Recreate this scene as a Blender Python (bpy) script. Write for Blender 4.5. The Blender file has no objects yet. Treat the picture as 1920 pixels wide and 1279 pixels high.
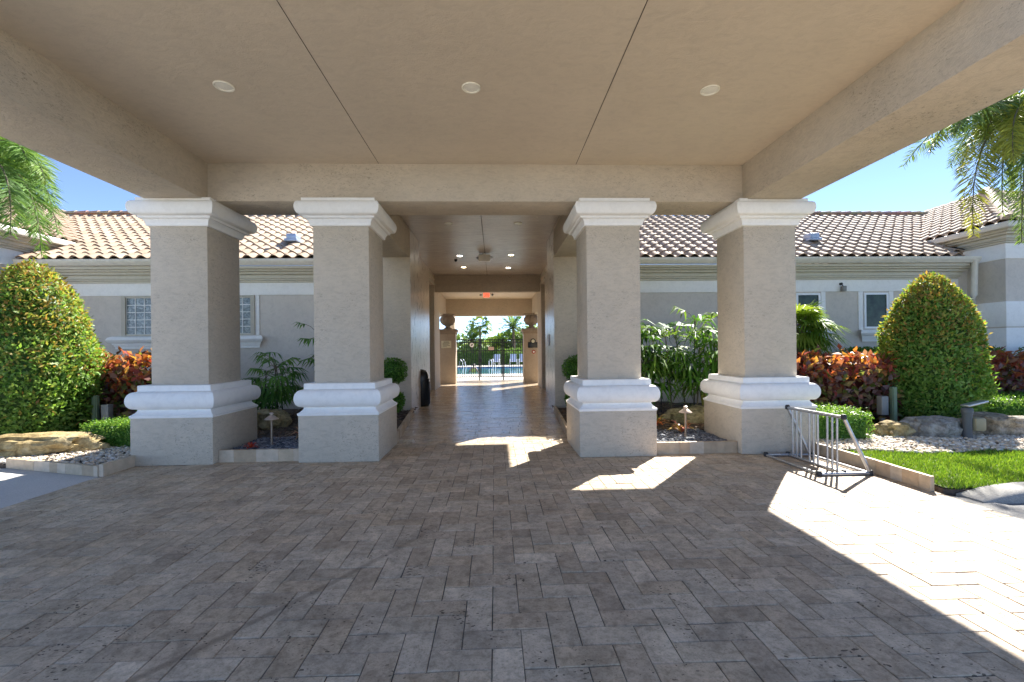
import bpy, bmesh, math, random
import numpy as np
from mathutils import Vector, Matrix
random.seed(7); rng = np.random.default_rng(7)
SC = bpy.context.scene
COL = SC.collection
R = math.radians

# ------------------------------------------------------------------ camera
F_PX = 860.0; YAW = math.atan(32/860.0); ROLL = 0.0107
fw = Vector((math.sin(YAW), math.cos(YAW), 0)); rt = Vector((math.cos(YAW), -math.sin(YAW), 0)); up = Vector((0, 0, 1))
rc = math.cos(ROLL)*rt - math.sin(ROLL)*up
uc = math.cos(ROLL)*up + math.sin(ROLL)*rt
cam_d = bpy.data.cameras.new('camera'); cam = bpy.data.objects.new('camera', cam_d); COL.objects.link(cam)
M = Matrix((( rc.x, uc.x, -fw.x, 0), (rc.y, uc.y, -fw.y, 0), (rc.z, uc.z, -fw.z, 1.5), (0, 0, 0, 1)))
cam.matrix_world = M
cam_d.sensor_width = 36; cam_d.lens = 36*F_PX/1920; cam_d.shift_y = (656-639.5)/1920
cam_d.clip_start = 0.05; cam_d.clip_end = 2000
SC.camera = cam

# ------------------------------------------------------------------ light
SUN_EL = R(40.7); SUN_AZ = math.atan2(.621, .784)        # azimuth from +Y towards +X
w = bpy.data.worlds.new('World'); SC.world = w; w.use_nodes = True
nt = w.node_tree; bg = nt.nodes['Background']
sky = nt.nodes.new('ShaderNodeTexSky'); sky.sky_type = 'NISHITA'; sky.sun_disc = False
sky.sun_elevation = SUN_EL; sky.sun_rotation = SUN_AZ
sky.air_density = 0.35; sky.dust_density = 0.0; sky.ozone_density = 0.5; sky.altitude = 0
nt.links.new(sky.outputs[0], bg.inputs[0]); bg.inputs[1].default_value = 0.066
sd = bpy.data.lights.new('sun', 'SUN'); sd.energy = 2.5; sd.angle = R(0.5); sd.color = (1, .955, .88)
so = bpy.data.objects.new('sun', sd); COL.objects.link(so)
sdir = Vector((math.cos(SUN_EL)*math.sin(SUN_AZ), math.cos(SUN_EL)*math.cos(SUN_AZ), math.sin(SUN_EL)))
so.rotation_euler = sdir.to_track_quat('Z', 'Y').to_euler(); so.location = (20, 25, 30)
SC.view_settings.view_transform = 'Standard'; SC.view_settings.look = 'None'
SC.view_settings.exposure = 2.72; SC.view_settings.gamma = 1.0
SC.render.engine = 'CYCLES'
SC.cycles.max_bounces = 10; SC.cycles.diffuse_bounces = 8; SC.cycles.glossy_bounces = 4
SC.cycles.transparent_max_bounces = 8; SC.cycles.caustics_reflective = False; SC.cycles.caustics_refractive = False
SC.cycles.use_denoising = True
SC.cycles.sample_clamp_indirect = 6

# ------------------------------------------------------------------ helpers
def tag(o, label=None, cat=None, group=None, kind=None):
    if label: o['label'] = label
    if cat: o['category'] = cat
    if group: o['group'] = group
    if kind: o['kind'] = kind
    return o

def empty(name, loc, label, cat, group=None, rz=0):
    o = bpy.data.objects.new(name, None); COL.objects.link(o)
    o.location = loc; o.rotation_euler = (0, 0, rz); o.empty_display_size = .1
    return tag(o, label, cat, group)

def link(name, me, mat, parent=None):
    o = bpy.data.objects.new(name, me); COL.objects.link(o)
    if mat: me.materials.append(mat)
    if parent: o.parent = parent
    return o

def copy_tree(o, parent=None):
    c = o.copy(); COL.objects.link(c)
    if parent: c.parent = parent
    for ch in list(o.children): copy_tree(ch, c)
    return c

class MB:
    def __init__(s): s.v = []; s.f = []; s.c = []
    def add(s, vs, fs, c=None):
        n = len(s.v); s.v += [tuple(x) for x in vs]
        for f in fs: s.f.append(tuple(i+n for i in f)); s.c.append(c or (1, 1, 1))
        return s
    def box(s, x0, y0, z0, x1, y1, z1, c=None, bev=0):
        if bev:
            bm = bmesh.new(); bmesh.ops.create_cube(bm, size=1)
            for v in bm.verts: v.co = ((x0+x1)/2+v.co.x*(x1-x0), (y0+y1)/2+v.co.y*(y1-y0), (z0+z1)/2+v.co.z*(z1-z0))
            bmesh.ops.bevel(bm, geom=bm.edges[:], offset=bev, segments=2, affect='EDGES', profile=.5)
            bm.verts.ensure_lookup_table()
            s.add([v.co for v in bm.verts], [[v.index for v in f.verts] for f in bm.faces], c); bm.free(); return s
        return s.add([(x0,y0,z0),(x1,y0,z0),(x1,y1,z0),(x0,y1,z0),(x0,y0,z1),(x1,y0,z1),(x1,y1,z1),(x0,y1,z1)],
              [(3,2,1,0),(4,5,6,7),(0,1,5,4),(1,2,6,5),(2,3,7,6),(3,0,4,7)], c)
    def loft_sq(s, prof, cx=0, cy=0, hx=0, hy=0, c=None):        # square rings: prof = (offset, z)
        vs = []; fs = []
        for o, z in prof: vs += [(cx-hx-o,cy-hy-o,z),(cx+hx+o,cy-hy-o,z),(cx+hx+o,cy+hy+o,z),(cx-hx-o,cy+hy+o,z)]
        for i in range(len(prof)-1):
            for k in range(4):
                a = i*4+k; b = i*4+(k+1) % 4; fs.append((a, b, b+4, a+4))
        n = len(vs); fs += [(3,2,1,0), (n-4,n-3,n-2,n-1)]
        return s.add(vs, fs, c)
    def lathe(s, prof, cx=0, cy=0, z=0, n=20, c=None, flute=0, nf=0):
        vs = []; fs = []
        for r, h in prof:
            for k in range(n):
                a = 2*math.pi*k/n; rr = r*(1+flute*math.cos(nf*a)) if flute else r
                vs.append((cx+rr*math.cos(a), cy+rr*math.sin(a), z+h))
        for i in range(len(prof)-1):
            for k in range(n): fs.append((i*n+k, i*n+(k+1) % n, (i+1)*n+(k+1) % n, (i+1)*n+k))
        m = len(prof)
        fs += [tuple(range(n-1, -1, -1)), tuple((m-1)*n+k for k in range(n))]
        return s.add(vs, fs, c)
    def tube(s, pts, r, n=8, c=None, r1=None):
        pts = [Vector(p) for p in pts]; vs = []; fs = []; m = len(pts)
        for i, p in enumerate(pts):
            d = (pts[min(i+1, m-1)]-pts[max(i-1, 0)]).normalized()
            a = d.orthogonal().normalized() if abs(d.z) > .9 else d.cross(Vector((0,0,1))).normalized()
            b = d.cross(a); rr = r if r1 is None else r+(r1-r)*i/(m-1)
            for k in range(n):
                t = 2*math.pi*k/n; vs.append(p+a*rr*math.cos(t)+b*rr*math.sin(t))
        for i in range(m-1):
            for k in range(n): fs.append((i*n+k, i*n+(k+1) % n, (i+1)*n+(k+1) % n, (i+1)*n+k))
        fs += [tuple(range(n-1, -1, -1)), tuple((m-1)*n+k for k in range(n))]
        return s.add(vs, fs, c)
    def prism_x(s, prof, x0, x1, c=None):                        # closed (y,z) profile along X
        n = len(prof); vs = [(x0,y,z) for y, z in prof]+[(x1,y,z) for y, z in prof]
        fs = [(k, (k+1) % n, n+(k+1) % n, n+k) for k in range(n)]+[tuple(range(n-1,-1,-1)), tuple(range(n,2*n))]
        return s.add(vs, fs, c)
    def prism_z(s, prof, z0, z1, c=None):
        n = len(prof); vs = [(x,y,z0) for x, y in prof]+[(x,y,z1) for x, y in prof]
        fs = [(k, (k+1) % n, n+(k+1) % n, n+k) for k in range(n)]+[tuple(range(n-1,-1,-1)), tuple(range(n,2*n))]
        return s.add(vs, fs, c)
    def build(s, name, mat, parent=None, smooth=None, tint=False, fixn=True):
        me = bpy.data.meshes.new(name); me.from_pydata(s.v, [], s.f)
        if tint:
            at = me.attributes.new('tint', 'FLOAT_COLOR', 'FACE')
            at.data.foreach_set('color', np.array([(*c[:3], 1) for c in s.c], dtype=np.float32).ravel())
        if fixn:
            bm = bmesh.new(); bm.from_mesh(me); bmesh.ops.recalc_face_normals(bm, faces=bm.faces); bm.to_mesh(me); bm.free()
        if smooth:
            me.polygons.foreach_set('use_smooth', [True]*len(me.polygons)); me.set_sharp_from_angle(angle=R(smooth))
        me.update()
        return link(name, me, mat, parent)

def np_mesh(name, V, F, C, mat, parent=None):
    """V (n,3); F list of equal-width face arrays; C list of colour arrays."""
    me = bpy.data.meshes.new(name)
    tot = sum(len(f) for f in F); loops = np.concatenate([f.ravel() for f in F]).astype(np.int32)
    sizes = np.concatenate([np.full(len(f), f.shape[1]) for f in F]).astype(np.int32)
    starts = np.concatenate([[0], np.cumsum(sizes)[:-1]]).astype(np.int32)
    me.vertices.add(len(V)); me.vertices.foreach_set('co', V.astype(np.float32).ravel())
    me.loops.add(len(loops)); me.loops.foreach_set('vertex_index', loops)
    me.polygons.add(tot); me.polygons.foreach_set('loop_start', starts); me.polygons.foreach_set('loop_total', sizes)
    at = me.attributes.new('tint', 'FLOAT_COLOR', 'FACE')
    cc = np.concatenate(C); cc = np.concatenate([cc, np.ones((len(cc), 1))], 1)
    at.data.foreach_set('color', cc.astype(np.float32).ravel())
    me.update(calc_edges=True); me.validate()
    return link(name, me, mat, parent)

# ------------------------------------------------------------------ materials
def newmat(name):
    m = bpy.data.materials.new(name); m.use_nodes = True
    return m, m.node_tree.nodes, m.node_tree.links, m.node_tree.nodes['Principled BSDF']

def noise(N, L, co, scale, detail=4, rough=.55, dist=0):
    n = N.new('ShaderNodeTexNoise'); n.inputs['Scale'].default_value = scale; n.inputs['Detail'].default_value = detail
    n.inputs['Roughness'].default_value = rough; n.inputs['Distortion'].default_value = dist
    L.new(co, n.inputs['Vector']); return n.outputs['Fac']

def ramp(N, L, fac, stops):
    r = N.new('ShaderNodeValToRGB'); L.new(fac, r.inputs[0]); e = r.color_ramp.elements
    while len(e) < len(stops): e.new(.5)
    for k, (p, c) in enumerate(stops): e[k].position = p; e[k].color = (*c, 1) if len(c) == 3 else c
    return r.outputs[0]

def mulc(N, L, a, b, fac=1, mode='MULTIPLY'):
    x = N.new('ShaderNodeMix'); x.data_type = 'RGBA'; x.blend_type = mode
    for s, v in ((x.inputs[0], fac), (x.inputs[6], a), (x.inputs[7], b)):
        if hasattr(v, 'is_linked') or hasattr(v, 'links'): L.new(v, s)
        else: s.default_value = v if isinstance(v, (int, float)) else (*v, 1)
    return x.outputs[2]

def coords(N): return N.new('ShaderNodeTexCoord').outputs['Object']

def bump(N, L, b, h, strength, dist=.01):
    n = N.new('ShaderNodeBump'); n.inputs['Strength'].default_value = strength; n.inputs['Distance'].default_value = dist
    L.new(h, n.inputs['Height']); L.new(n.outputs[0], b.inputs['Normal'])

def stucco(name, col, rough=.75, bs=.35, var=.12, fine=60, stretch=(1, 1, 1), spec=.35, scars=0):
    m, N, L, b = newmat(name); co = coords(N)
    mp = N.new('ShaderNodeMapping'); mp.inputs['Scale'].default_value = stretch; L.new(co, mp.inputs[0]); c2 = mp.outputs[0]
    big = noise(N, L, co, 1.3, 5, .6); mid = noise(N, L, c2, 9, 7, .7, .9); fin = noise(N, L, c2, fine, 3, .6)
    c = ramp(N, L, big, [(.25, tuple(x*(1-var) for x in col)), (.75, tuple(min(1, x*(1+var*.6)) for x in col))])
    patch = ramp(N, L, mid, [(.33, (1-var*1.5,)*3), (.55, (1, 1, 1))])
    c = mulc(N, L, c, patch)
    if scars:
        mq = N.new('ShaderNodeMapping'); mq.inputs['Scale'].default_value = (1.3, 1.3, 2.6); mq.inputs['Rotation'].default_value = (.2, .3, .4); L.new(co, mq.inputs[0])
        sc_ = noise(N, L, mq.outputs[0], 16, 6, .75, 1.6); wh = noise(N, L, co, 1.1, 3, .6)
        a_ = N.new('ShaderNodeMath'); a_.operation = 'MULTIPLY'; L.new(ramp(N, L, sc_, [(.38, (1, 1, 1)), (.45, (0, 0, 0))]), a_.inputs[0]); L.new(ramp(N, L, wh, [(.42, (0, 0, 0)), (.62, (1, 1, 1))]), a_.inputs[1])
        c = mulc(N, L, c, (1-scars,)*3, a_.outputs[0])
    L.new(c, b.inputs['Base Color'])
    h = N.new('ShaderNodeMath'); h.operation = 'ADD'; L.new(mid, h.inputs[0])
    h2 = N.new('ShaderNodeMath'); h2.operation = 'MULTIPLY'; h2.inputs[1].default_value = .35; L.new(fin, h2.inputs[0]); L.new(h2.outputs[0], h.inputs[1])
    bump(N, L, b, h.outputs[0], bs, .012)
    rr = N.new('ShaderNodeMapRange'); rr.inputs[3].default_value = rough-.08; rr.inputs[4].default_value = rough+.12
    L.new(mid, rr.inputs[0]); L.new(rr.outputs[0], b.inputs['Roughness'])
    b.inputs['Specular IOR Level'].default_value = spec
    return m

def plain(name, col, rough=.5, metal=0, var=.08, scale=8, bs=.05, spec=.5):
    m, N, L, b = newmat(name); co = coords(N); n = noise(N, L, co, scale, 5, .6)
    L.new(ramp(N, L, n, [(.3, tuple(x*(1-var) for x in col)), (.7, tuple(min(1, x*(1+var)) for x in col))]), b.inputs['Base Color'])
    b.inputs['Roughness'].default_value = rough; b.inputs['Metallic'].default_value = metal
    b.inputs['Specular IOR Level'].default_value = spec
    if bs: bump(N, L, b, noise(N, L, co, scale*6, 3), bs, .005)
    return m

def emit(name, col, s):
    m, N, L, b = newmat(name); b.inputs['Base Color'].default_value = (*col, 1)
    b.inputs['Emission Color'].default_value = (*col, 1); b.inputs['Emission Strength'].default_value = s
    return m

def tinted(name, rough=.6, transl=0, nv=.25, nscale=6, bs=0, spec=.4, gl=None):
    """base colour from each face's own tint, with noise wear"""
    m, N, L, b = newmat(name); co = coords(N)
    a = N.new('ShaderNodeAttribute'); a.attribute_name = 'tint'
    n = noise(N, L, co, nscale, 5, .6)
    c = mulc(N, L, a.outputs['Color'], ramp(N, L, n, [(.3, (1-nv,)*3), (.7, (1, 1, 1))]))
    L.new(c, b.inputs['Base Color']); b.inputs['Roughness'].default_value = rough
    b.inputs['Specular IOR Level'].default_value = spec
    if bs: bump(N, L, b, noise(N, L, co, nscale*5, 4), bs, .01)
    if transl:
        t = N.new('ShaderNodeBsdfTranslucent'); mx = N.new('ShaderNodeMixShader'); mx.inputs[0].default_value = transl
        tc = mulc(N, L, c, (1.25, 1.15, .55)); L.new(tc, t.inputs[0])
        L.new(b.outputs[0], mx.inputs[1]); L.new(t.outputs[0], mx.inputs[2])
        L.new(mx.outputs[0], N['Material Output'].inputs[0])
    return m

TAN = (.58, .50, .395)
m_tan = stucco('tan_stucco', TAN, .72, .9, .10, stretch=(1, 1, 2.2), scars=.45)
m_ceil = stucco('ceiling_stucco', (.65, .56, .44), .6, .35, .06, stretch=(.8, 1.4, 1))
m_gloss = stucco('glossy_stucco', (.62, .53, .43), .27, .6, .10, stretch=(1, 1, .35), spec=.6)
m_gceil = stucco('glossy_ceiling', (.62, .55, .48), .22, .9, .12, stretch=(.3, 1.6, 1), spec=.9)
m_white = stucco('white_trim', (.88, .865, .83), .6, .15, .05)
m_wall = stucco('grey_wall_stucco', (.64, .575, .50), .8, .35, .08)
m_corn = stucco('cream_cornice', (.60, .565, .465), .7, .12, .06)
m_gut = plain('gutter_metal', (.66, .62, .53), .45)
m_seam = plain('dark_joint', (.06, .05, .04), .9)
m_stone = stucco('urn_stone', (.27, .215, .165), .8, .3, .12)
m_ped = stucco('pedestal_stucco', (.40, .325, .245), .75, .4, .1)
m_black = plain('black_metal', (.012, .012, .013), .4)
m_blackp = plain('black_plastic', (.010, .010, .011), .35, bs=.1)
m_galv = plain('galvanised_steel', (.42, .43, .45), .38, .85, .15, 20)
m_rubber = plain('rubber', (.02, .02, .022), .6)
m_cream = plain('cream_plastic', (.82, .79, .68), .4)
m_lensoff = plain('lamp_lens', (.88, .86, .76), .3)
m_paper = plain('paper', (.8, .8, .8), .7)
m_signcream = plain('cream_sign', (.62, .58, .42), .5)
m_ink = plain('sign_ink', (.10, .09, .07), .6)
m_red = emit('exit_red', (.75, .10, .05), .35)
m_pvc = plain('white_plastic', (.82, .83, .84), .4)
m_sling = plain('lounger_fabric', (.62, .67, .80), .7)
m_wood = plain('bark', (.16, .12, .085), .9, 0, .3, 14, .6)
m_cane = plain('cane', (.10, .085, .05), .8, 0, .3, 20, .4)
m_bronze = plain('bronze_lamp', (.36, .28, .21), .45, .5, .2, 15)
m_copper = plain('weathered_copper', (.55, .45, .38), .4, .5, .2, 15)
m_gpost = plain('green_post', (.16, .22, .14), .6)
m_gbox = plain('grey_box', (.21, .21, .20), .5)
m_dgrey = plain('dark_grey_plastic', (.085,.09,.095), .55)
m_glass = plain('dark_window_glass', (.03,.05,.03), .08, 0, .6, 5, 0, .25)  # dark green mottle puts reflected trees into the glass colour
m_frame = plain('beige_frame', (.47, .42, .33), .5)
m_vent = plain('vent_metal', (.35, .42, .55), .35, .3)
m_leaf = tinted('leaf', .42, .45, .22, 9, 0, .28)
m_palm = tinted('palm_leaf', .5, .42, .2, 7, 0, .18)
m_grassb = tinted('grass_blade', .55, .35, .2, 4)
m_tile = tinted('roof_tile', .75, 0, .30, 5, .25, .25)
m_peb = tinted('pebble', .7, 0, .15, 30, .2)
m_trav = tinted('travertine_border', .6, 0, .28, 9, .25)
m_brom = tinted('bromeliad_leaf', .35, .3, .1, 9)

def rock_mat(name, a, b_, c_):
    m, N, L, b = newmat(name); co = coords(N)
    n = noise(N, L, co, 3.2, 8, .65, .6); n2 = noise(N, L, co, 14, 6, .7)
    c = ramp(N, L, n, [(.32, a), (.5, b_), (.68, c_)])
    c = mulc(N, L, c, ramp(N, L, n2, [(.35, (.45, .42, .38)), (.6, (1, 1, 1))]))
    L.new(c, b.inputs['Base Color']); b.inputs['Roughness'].default_value = .9
    bump(N, L, b, n2, .8, .03); return m
m_rocky = rock_mat('ochre_rock', (.24, .16, .06), (.48, .36, .16), (.55, .46, .27))
m_rockg = rock_mat('grey_rock', (.20, .18, .15), (.36, .34, .31), (.50, .46, .38))
m_rockb = rock_mat('brown_grey_rock', (.17, .13, .08), (.34, .29, .21), (.45, .42, .38))
m_rockm = rock_mat('mossy_rock', (.16, .16, .07), (.32, .28, .15), (.42, .36, .2))

def ground_mat(name, a, b_, scale, rough=.9, bs=.5, speck=120):
    m, N, L, b = newmat(name); co = coords(N)
    n = noise(N, L, co, scale, 6, .6); n2 = noise(N, L, co, speck, 3, .7)
    c = mulc(N, L, ramp(N, L, n, [(.3, a), (.7, b_)]), ramp(N, L, n2, [(.35, (.72, .72, .72)), (.62, (1.0, 1.0, 1.0))]))
    L.new(c, b.inputs['Base Color']); b.inputs['Roughness'].default_value = rough
    bump(N, L, b, n2, bs, .01); return m
m_conc = ground_mat('concrete', (.60, .565, .52), (.70, .66, .60), 1.4, .85, .25)
m_kerb = ground_mat('kerb_concrete', (.27, .26, .24), (.38, .365, .34), 2.2, .9, .5, 60)
m_asph = ground_mat('asphalt', (.16, .16, .165), (.24, .24, .24), 2, .9, .8, 90)
m_soil = ground_mat('mulch', (.06, .042, .03), (.13, .095, .07), 9, .95, 1, 40)
m_far = ground_mat('far_ground', (.10, .14, .05), (.17, .20, .08), .3, .95, .3, 20)
m_deck = ground_mat('pool_deck_stone', (.60, .55, .47), (.70, .65, .57), 2, .8, .2, 30)
m_basin = plain('pool_plaster', (.22, .55, .66), .6)

def paver_mat():
    m, N, L, b = newmat('travertine_paver'); co = coords(N)
    a = N.new('ShaderNodeAttribute'); a.attribute_name = 'tint'
    n1 = noise(N, L, co, 3.5, 6, .65, .8); n2 = noise(N, L, co, 17, 5, .7, .4)
    c = mulc(N, L, a.outputs['Color'], ramp(N, L, n1, [(.30, (.66, .645, .625)), (.66, (1.08, 1.06, 1.03))]))
    c = mulc(N, L, c, ramp(N, L, n2, [(.34, (.68, .66, .63)), (.56, (1, 1, 1))]))
    n4 = noise(N, L, co, 70, 4, .75); c = mulc(N, L, c, ramp(N, L, n4, [(.34, (.72, .70, .68)), (.5, (1, 1, 1))]))
    # pits: little dark holes gathered in patches
    v = N.new('ShaderNodeTexVoronoi'); v.feature = 'F1'; v.inputs['Scale'].default_value = 26; v.inputs['Randomness'].default_value = 1
    wv = N.new('ShaderNodeMapping'); wv.inputs['Scale'].default_value = (1, 1.7, 1); L.new(co, wv.inputs[0])
    nn = N.new('ShaderNodeTexNoise'); nn.inputs['Scale'].default_value = 20; L.new(co, nn.inputs['Vector'])
    ad = N.new('ShaderNodeVectorMath'); ad.operation = 'MULTIPLY_ADD'; L.new(nn.outputs['Color'], ad.inputs[0]); ad.inputs[1].default_value = (.06, .06, 0); L.new(wv.outputs[0], ad.inputs[2])
    L.new(ad.outputs[0], v.inputs['Vector'])
    n3 = noise(N, L, co, 2.6, 3, .6)
    th = N.new('ShaderNodeMapRange'); th.inputs[1].default_value = .42; th.inputs[2].default_value = .72; th.inputs[3].default_value = 0; th.inputs[4].default_value = .32; L.new(n3, th.inputs[0])
    lt = N.new('ShaderNodeMath'); lt.operation = 'LESS_THAN'; L.new(v.outputs['Distance'], lt.inputs[0]); L.new(th.outputs[0], lt.inputs[1])
    c = mulc(N, L, c, (.25, .23, .21), lt.outputs[0])
    # the tyre mark: a rubbed arc about 5 cm wide
    sx = N.new('ShaderNodeSeparateXYZ'); L.new(co, sx.inputs[0])
    # signed distance to the line through (-1.75,2.08) and (-.55,3.95), bowed
    def math_(op, a_, b2):
        q = N.new('ShaderNodeMath'); q.operation = op
        for s_, v_ in ((q.inputs[0], a_), (q.inputs[1], b2)):
            if isinstance(v_, (int, float)): s_.default_value = v_
            else: L.new(v_, s_)
        return q.outputs[0]
    p0 = Vector((-1.72, 2.12)); p1 = Vector((-.45, 4.05)); d = (p1-p0); ln = d.length; d = d.normalized(); nrm = Vector((-d.y, d.x))
    dx = math_('SUBTRACT', sx.outputs[0], p0.x); dy = math_('SUBTRACT', sx.outputs[1], p0.y)
    al = math_('ADD', math_('MULTIPLY', dx, d.x), math_('MULTIPLY', dy, d.y))
    pe = math_('ADD', math_('MULTIPLY', dx, nrm.x), math_('MULTIPLY', dy, nrm.y))
    bow = math_('MULTIPLY', math_('MULTIPLY', al, math_('SUBTRACT', al, ln)), -.035)
    ds = math_('ABSOLUTE', math_('ADD', pe, bow), 0)
    band = N.new('ShaderNodeMapRange'); band.inputs[1].default_value = .012; band.inputs[2].default_value = .032; band.inputs[3].default_value = 1; band.inputs[4].default_value = 0; L.new(ds, band.inputs[0])
    e1 = N.new('ShaderNodeMapRange'); e1.inputs[1].default_value = ln; e1.inputs[2].default_value = ln-.9; e1.inputs[3].default_value = 0; e1.inputs[4].default_value = 1; L.new(al, e1.inputs[0])
    k = math_('MULTIPLY', math_('MULTIPLY', band.outputs[0], e1.outputs[0]), math_('MULTIPLY', n2, 1.1))
    c = mulc(N, L, c, (.42, .40, .38), k)
    L.new(c, b.inputs['Base Color'])
    rr = N.new('ShaderNodeMapRange'); rr.inputs[3].default_value = .50; rr.inputs[4].default_value = .78; L.new(n2, rr.inputs[0]); L.new(rr.outputs[0], b.inputs['Roughness'])
    b.inputs['Specular IOR Level'].default_value = .25
    hh = math_('SUBTRACT', n2, math_('MULTIPLY', lt.outputs[0], .8))
    bump(N, L, b, hh, .45, .008)
    return m
m_pav = paver_mat()
m_pavg = m_pav.copy(); m_pavg.name = 'sealed_travertine'
for n_ in m_pavg.node_tree.nodes:
    if n_.type == 'MAP_RANGE' and abs(n_.inputs[3].default_value-.50) < 1e-4: n_.inputs[3].default_value = .13; n_.inputs[4].default_value = .30
m_pavg.node_tree.nodes['Principled BSDF'].inputs['Specular IOR Level'].default_value = .6
m_grout = plain('paver_grout', (.085, .077, .067), .95, 0, .3, 30, .4)

def water_mat():
    m, N, L, b = newmat('pool_water_surface'); co = coords(N)
    b.inputs['Base Color'].default_value = (.22, .62, .74, 1); b.inputs['Roughness'].default_value = .04
    b.inputs['IOR'].default_value = 1.33; b.inputs['Transmission Weight'].default_value = .55
    bump(N, L, b, noise(N, L, co, 2.2, 3), .25, .05); return m
m_water = water_mat()

# ================================================================== SETTING
def sheet(name, x0, y0, x1, y1, z, mat, kind='structure'):
    o = MB().add([(x0,y0,z),(x1,y0,z),(x1,y1,z),(x0,y1,z)], [(0,1,2,3)]).build(name, mat); o['kind'] = kind; return o
sheet('ground', -600, -600, 600, 900, -.60, m_far)
# the ground sheet lies below the pool basin; the plots round the building are their own slabs
def slab(name, x0, y0, x1, y1, z1, mat, th=.5):
    o = MB().box(x0, y0, z1-th, x1, y1, z1).build(name, mat); o['kind'] = 'structure'; return o
def plot(name, pts, z1, mat, th=.5):
    o = MB().prism_z(pts, z1-th, z1).build(name, mat); o['kind'] = 'structure'; return o
plot('driveway', [(-40,-40),(-4.862,-40),(-4.862,5.80),(-6.5,6.34),(-40,6.34)], -.004, m_conc)
slab('forecourt', -4.86, -40, 4.50, -3.0, -.004, m_conc)
plot('garden_bed', [(-40,6.36),(-6.5,6.36),(-4.91,5.84),(-4.91,6.3),(-4.862,6.3),(-4.862,22),(-40,22)], .04, m_soil)
plot('garden_bed', [(4.545,4.50),(4.62,4.46),(5.3,4.46),(40,4.47),(40,22),(4.60,22),(4.60,6.3),(4.545,6.3)], .04, m_soil)
plot('garden_bed', [(-4.858,6.47),(-2.6,6.47),(-2.6,7.40),(-1.65,7.48),(-1.98,10.94),(-2.0,10.95),(-2.75,11.0),(-2.75,12),(-4.858,12)], .09, m_soil)
plot('garden_bed', [(4.598,6.45),(2.2,6.45),(2.2,7.40),(1.24,7.48),(1.45,10.94),(2.19,11.0),(2.19,12),(4.598,12)], .09, m_soil)
MB().add([(4.92,-40,-.03),(40,-40,-.03),(40,4.60,-.03),(4.72,4.60,-.03),(4.72,4.24,-.03),(4.92,3.95,-.03)], [(0,1,2,3,4,5)]).build('road', m_asph)['kind'] = 'structure'
MB().add([(4.502,-40,-.006),(4.92,-40,-.006),(4.92,3.95,-.006),(4.70,4.26,-.006),(4.502,4.45,-.006)], [(0,1,2,3,4)]).build('kerb_apron', m_kerb)['kind'] = 'structure'

# concrete kerb at the edge of the lawn
def kerb():
    mb = MB(); pts = [(4.62,4.34,.01),(4.74,4.35,.03),(4.90,4.37,.06),(5.08,4.38,.08),(5.3,4.39,.095),(5.8,4.40,.10),(7,4.40,.10),(14,4.40,.10)]
    vs = []; fs = []
    for i, (x, y, h) in enumerate(pts):
        a = Vector(pts[max(i-1,0)][:2]); b = Vector(pts[min(i+1,len(pts)-1)][:2]); d = (b-a).normalized(); n = Vector((d.y, -d.x))
        if n.y > 0: n = -n
        P = lambda o, z: (x+n.x*o, y+n.y*o, z)
        vs += [P(.15,-.035), P(.14,h*.35), P(.125,h*.70), P(.085,h*.94), P(.03,h), P(-.10,h), P(-.10,-.1)]
    for i in range(len(pts)-1):
        for k in range(6): fs.append((i*7+k, i*7+k+1, i*7+k+8, i*7+k+7))
    fs += [tuple(range(7)), tuple((len(pts)-1)*7+k for k in range(7))]
    o = mb.add(vs, fs).build('kerb', m_kerb, smooth=40); o['kind'] = 'structure'
kerb()

# ------------------------------------------------------------------ pavers
PAL = [(.60,.485,.35),(.62,.51,.375),(.57,.455,.33),(.65,.54,.405),(.60,.495,.37),(.55,.435,.31),(.63,.525,.395),(.59,.465,.325)]
def pav_col():
    c = random.choice(PAL); k = random.uniform(.94, 1.18); return tuple(x*k for x in c)
def add_paver(mb, x0, y0, x1, y1, lift=1.0):
    g = .0024; b = .003; z = random.uniform(-.0022, .0012); c = tuple(min(.8, q*lift) for q in pav_col())
    x0 += g; x1 -= g; y0 += g; y1 -= g
    if x1-x0 < .012 or y1-y0 < .012: return
    t = [random.uniform(-.0012, .0012) for _ in range(4)]
    e = [random.uniform(-.0015, .0015) for _ in range(8)]
    b0 = [(x0+e[0],y0+e[1],-.03),(x1+e[2],y0+e[3],-.03),(x1+e[4],y1+e[5],-.03),(x0+e[6],y1+e[7],-.03)]
    m0 = [(x,y,z+t[i]-b) for i, (x, y, _) in enumerate(b0)]
    sg = [(1,1),(-1,1),(-1,-1),(1,-1)]
    t0 = [(x+sg[i][0]*b,y+sg[i][1]*b,z+t[i]) for i, (x, y, _) in enumerate(b0)]
    fs = [(8,9,10,11)]
    for k in range(4): q = (k+1) % 4; fs += [(k,q,q+4,k+4), (k+4,q+4,q+8,k+8)]
    mb.add(b0+m0+t0, fs, c)
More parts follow.
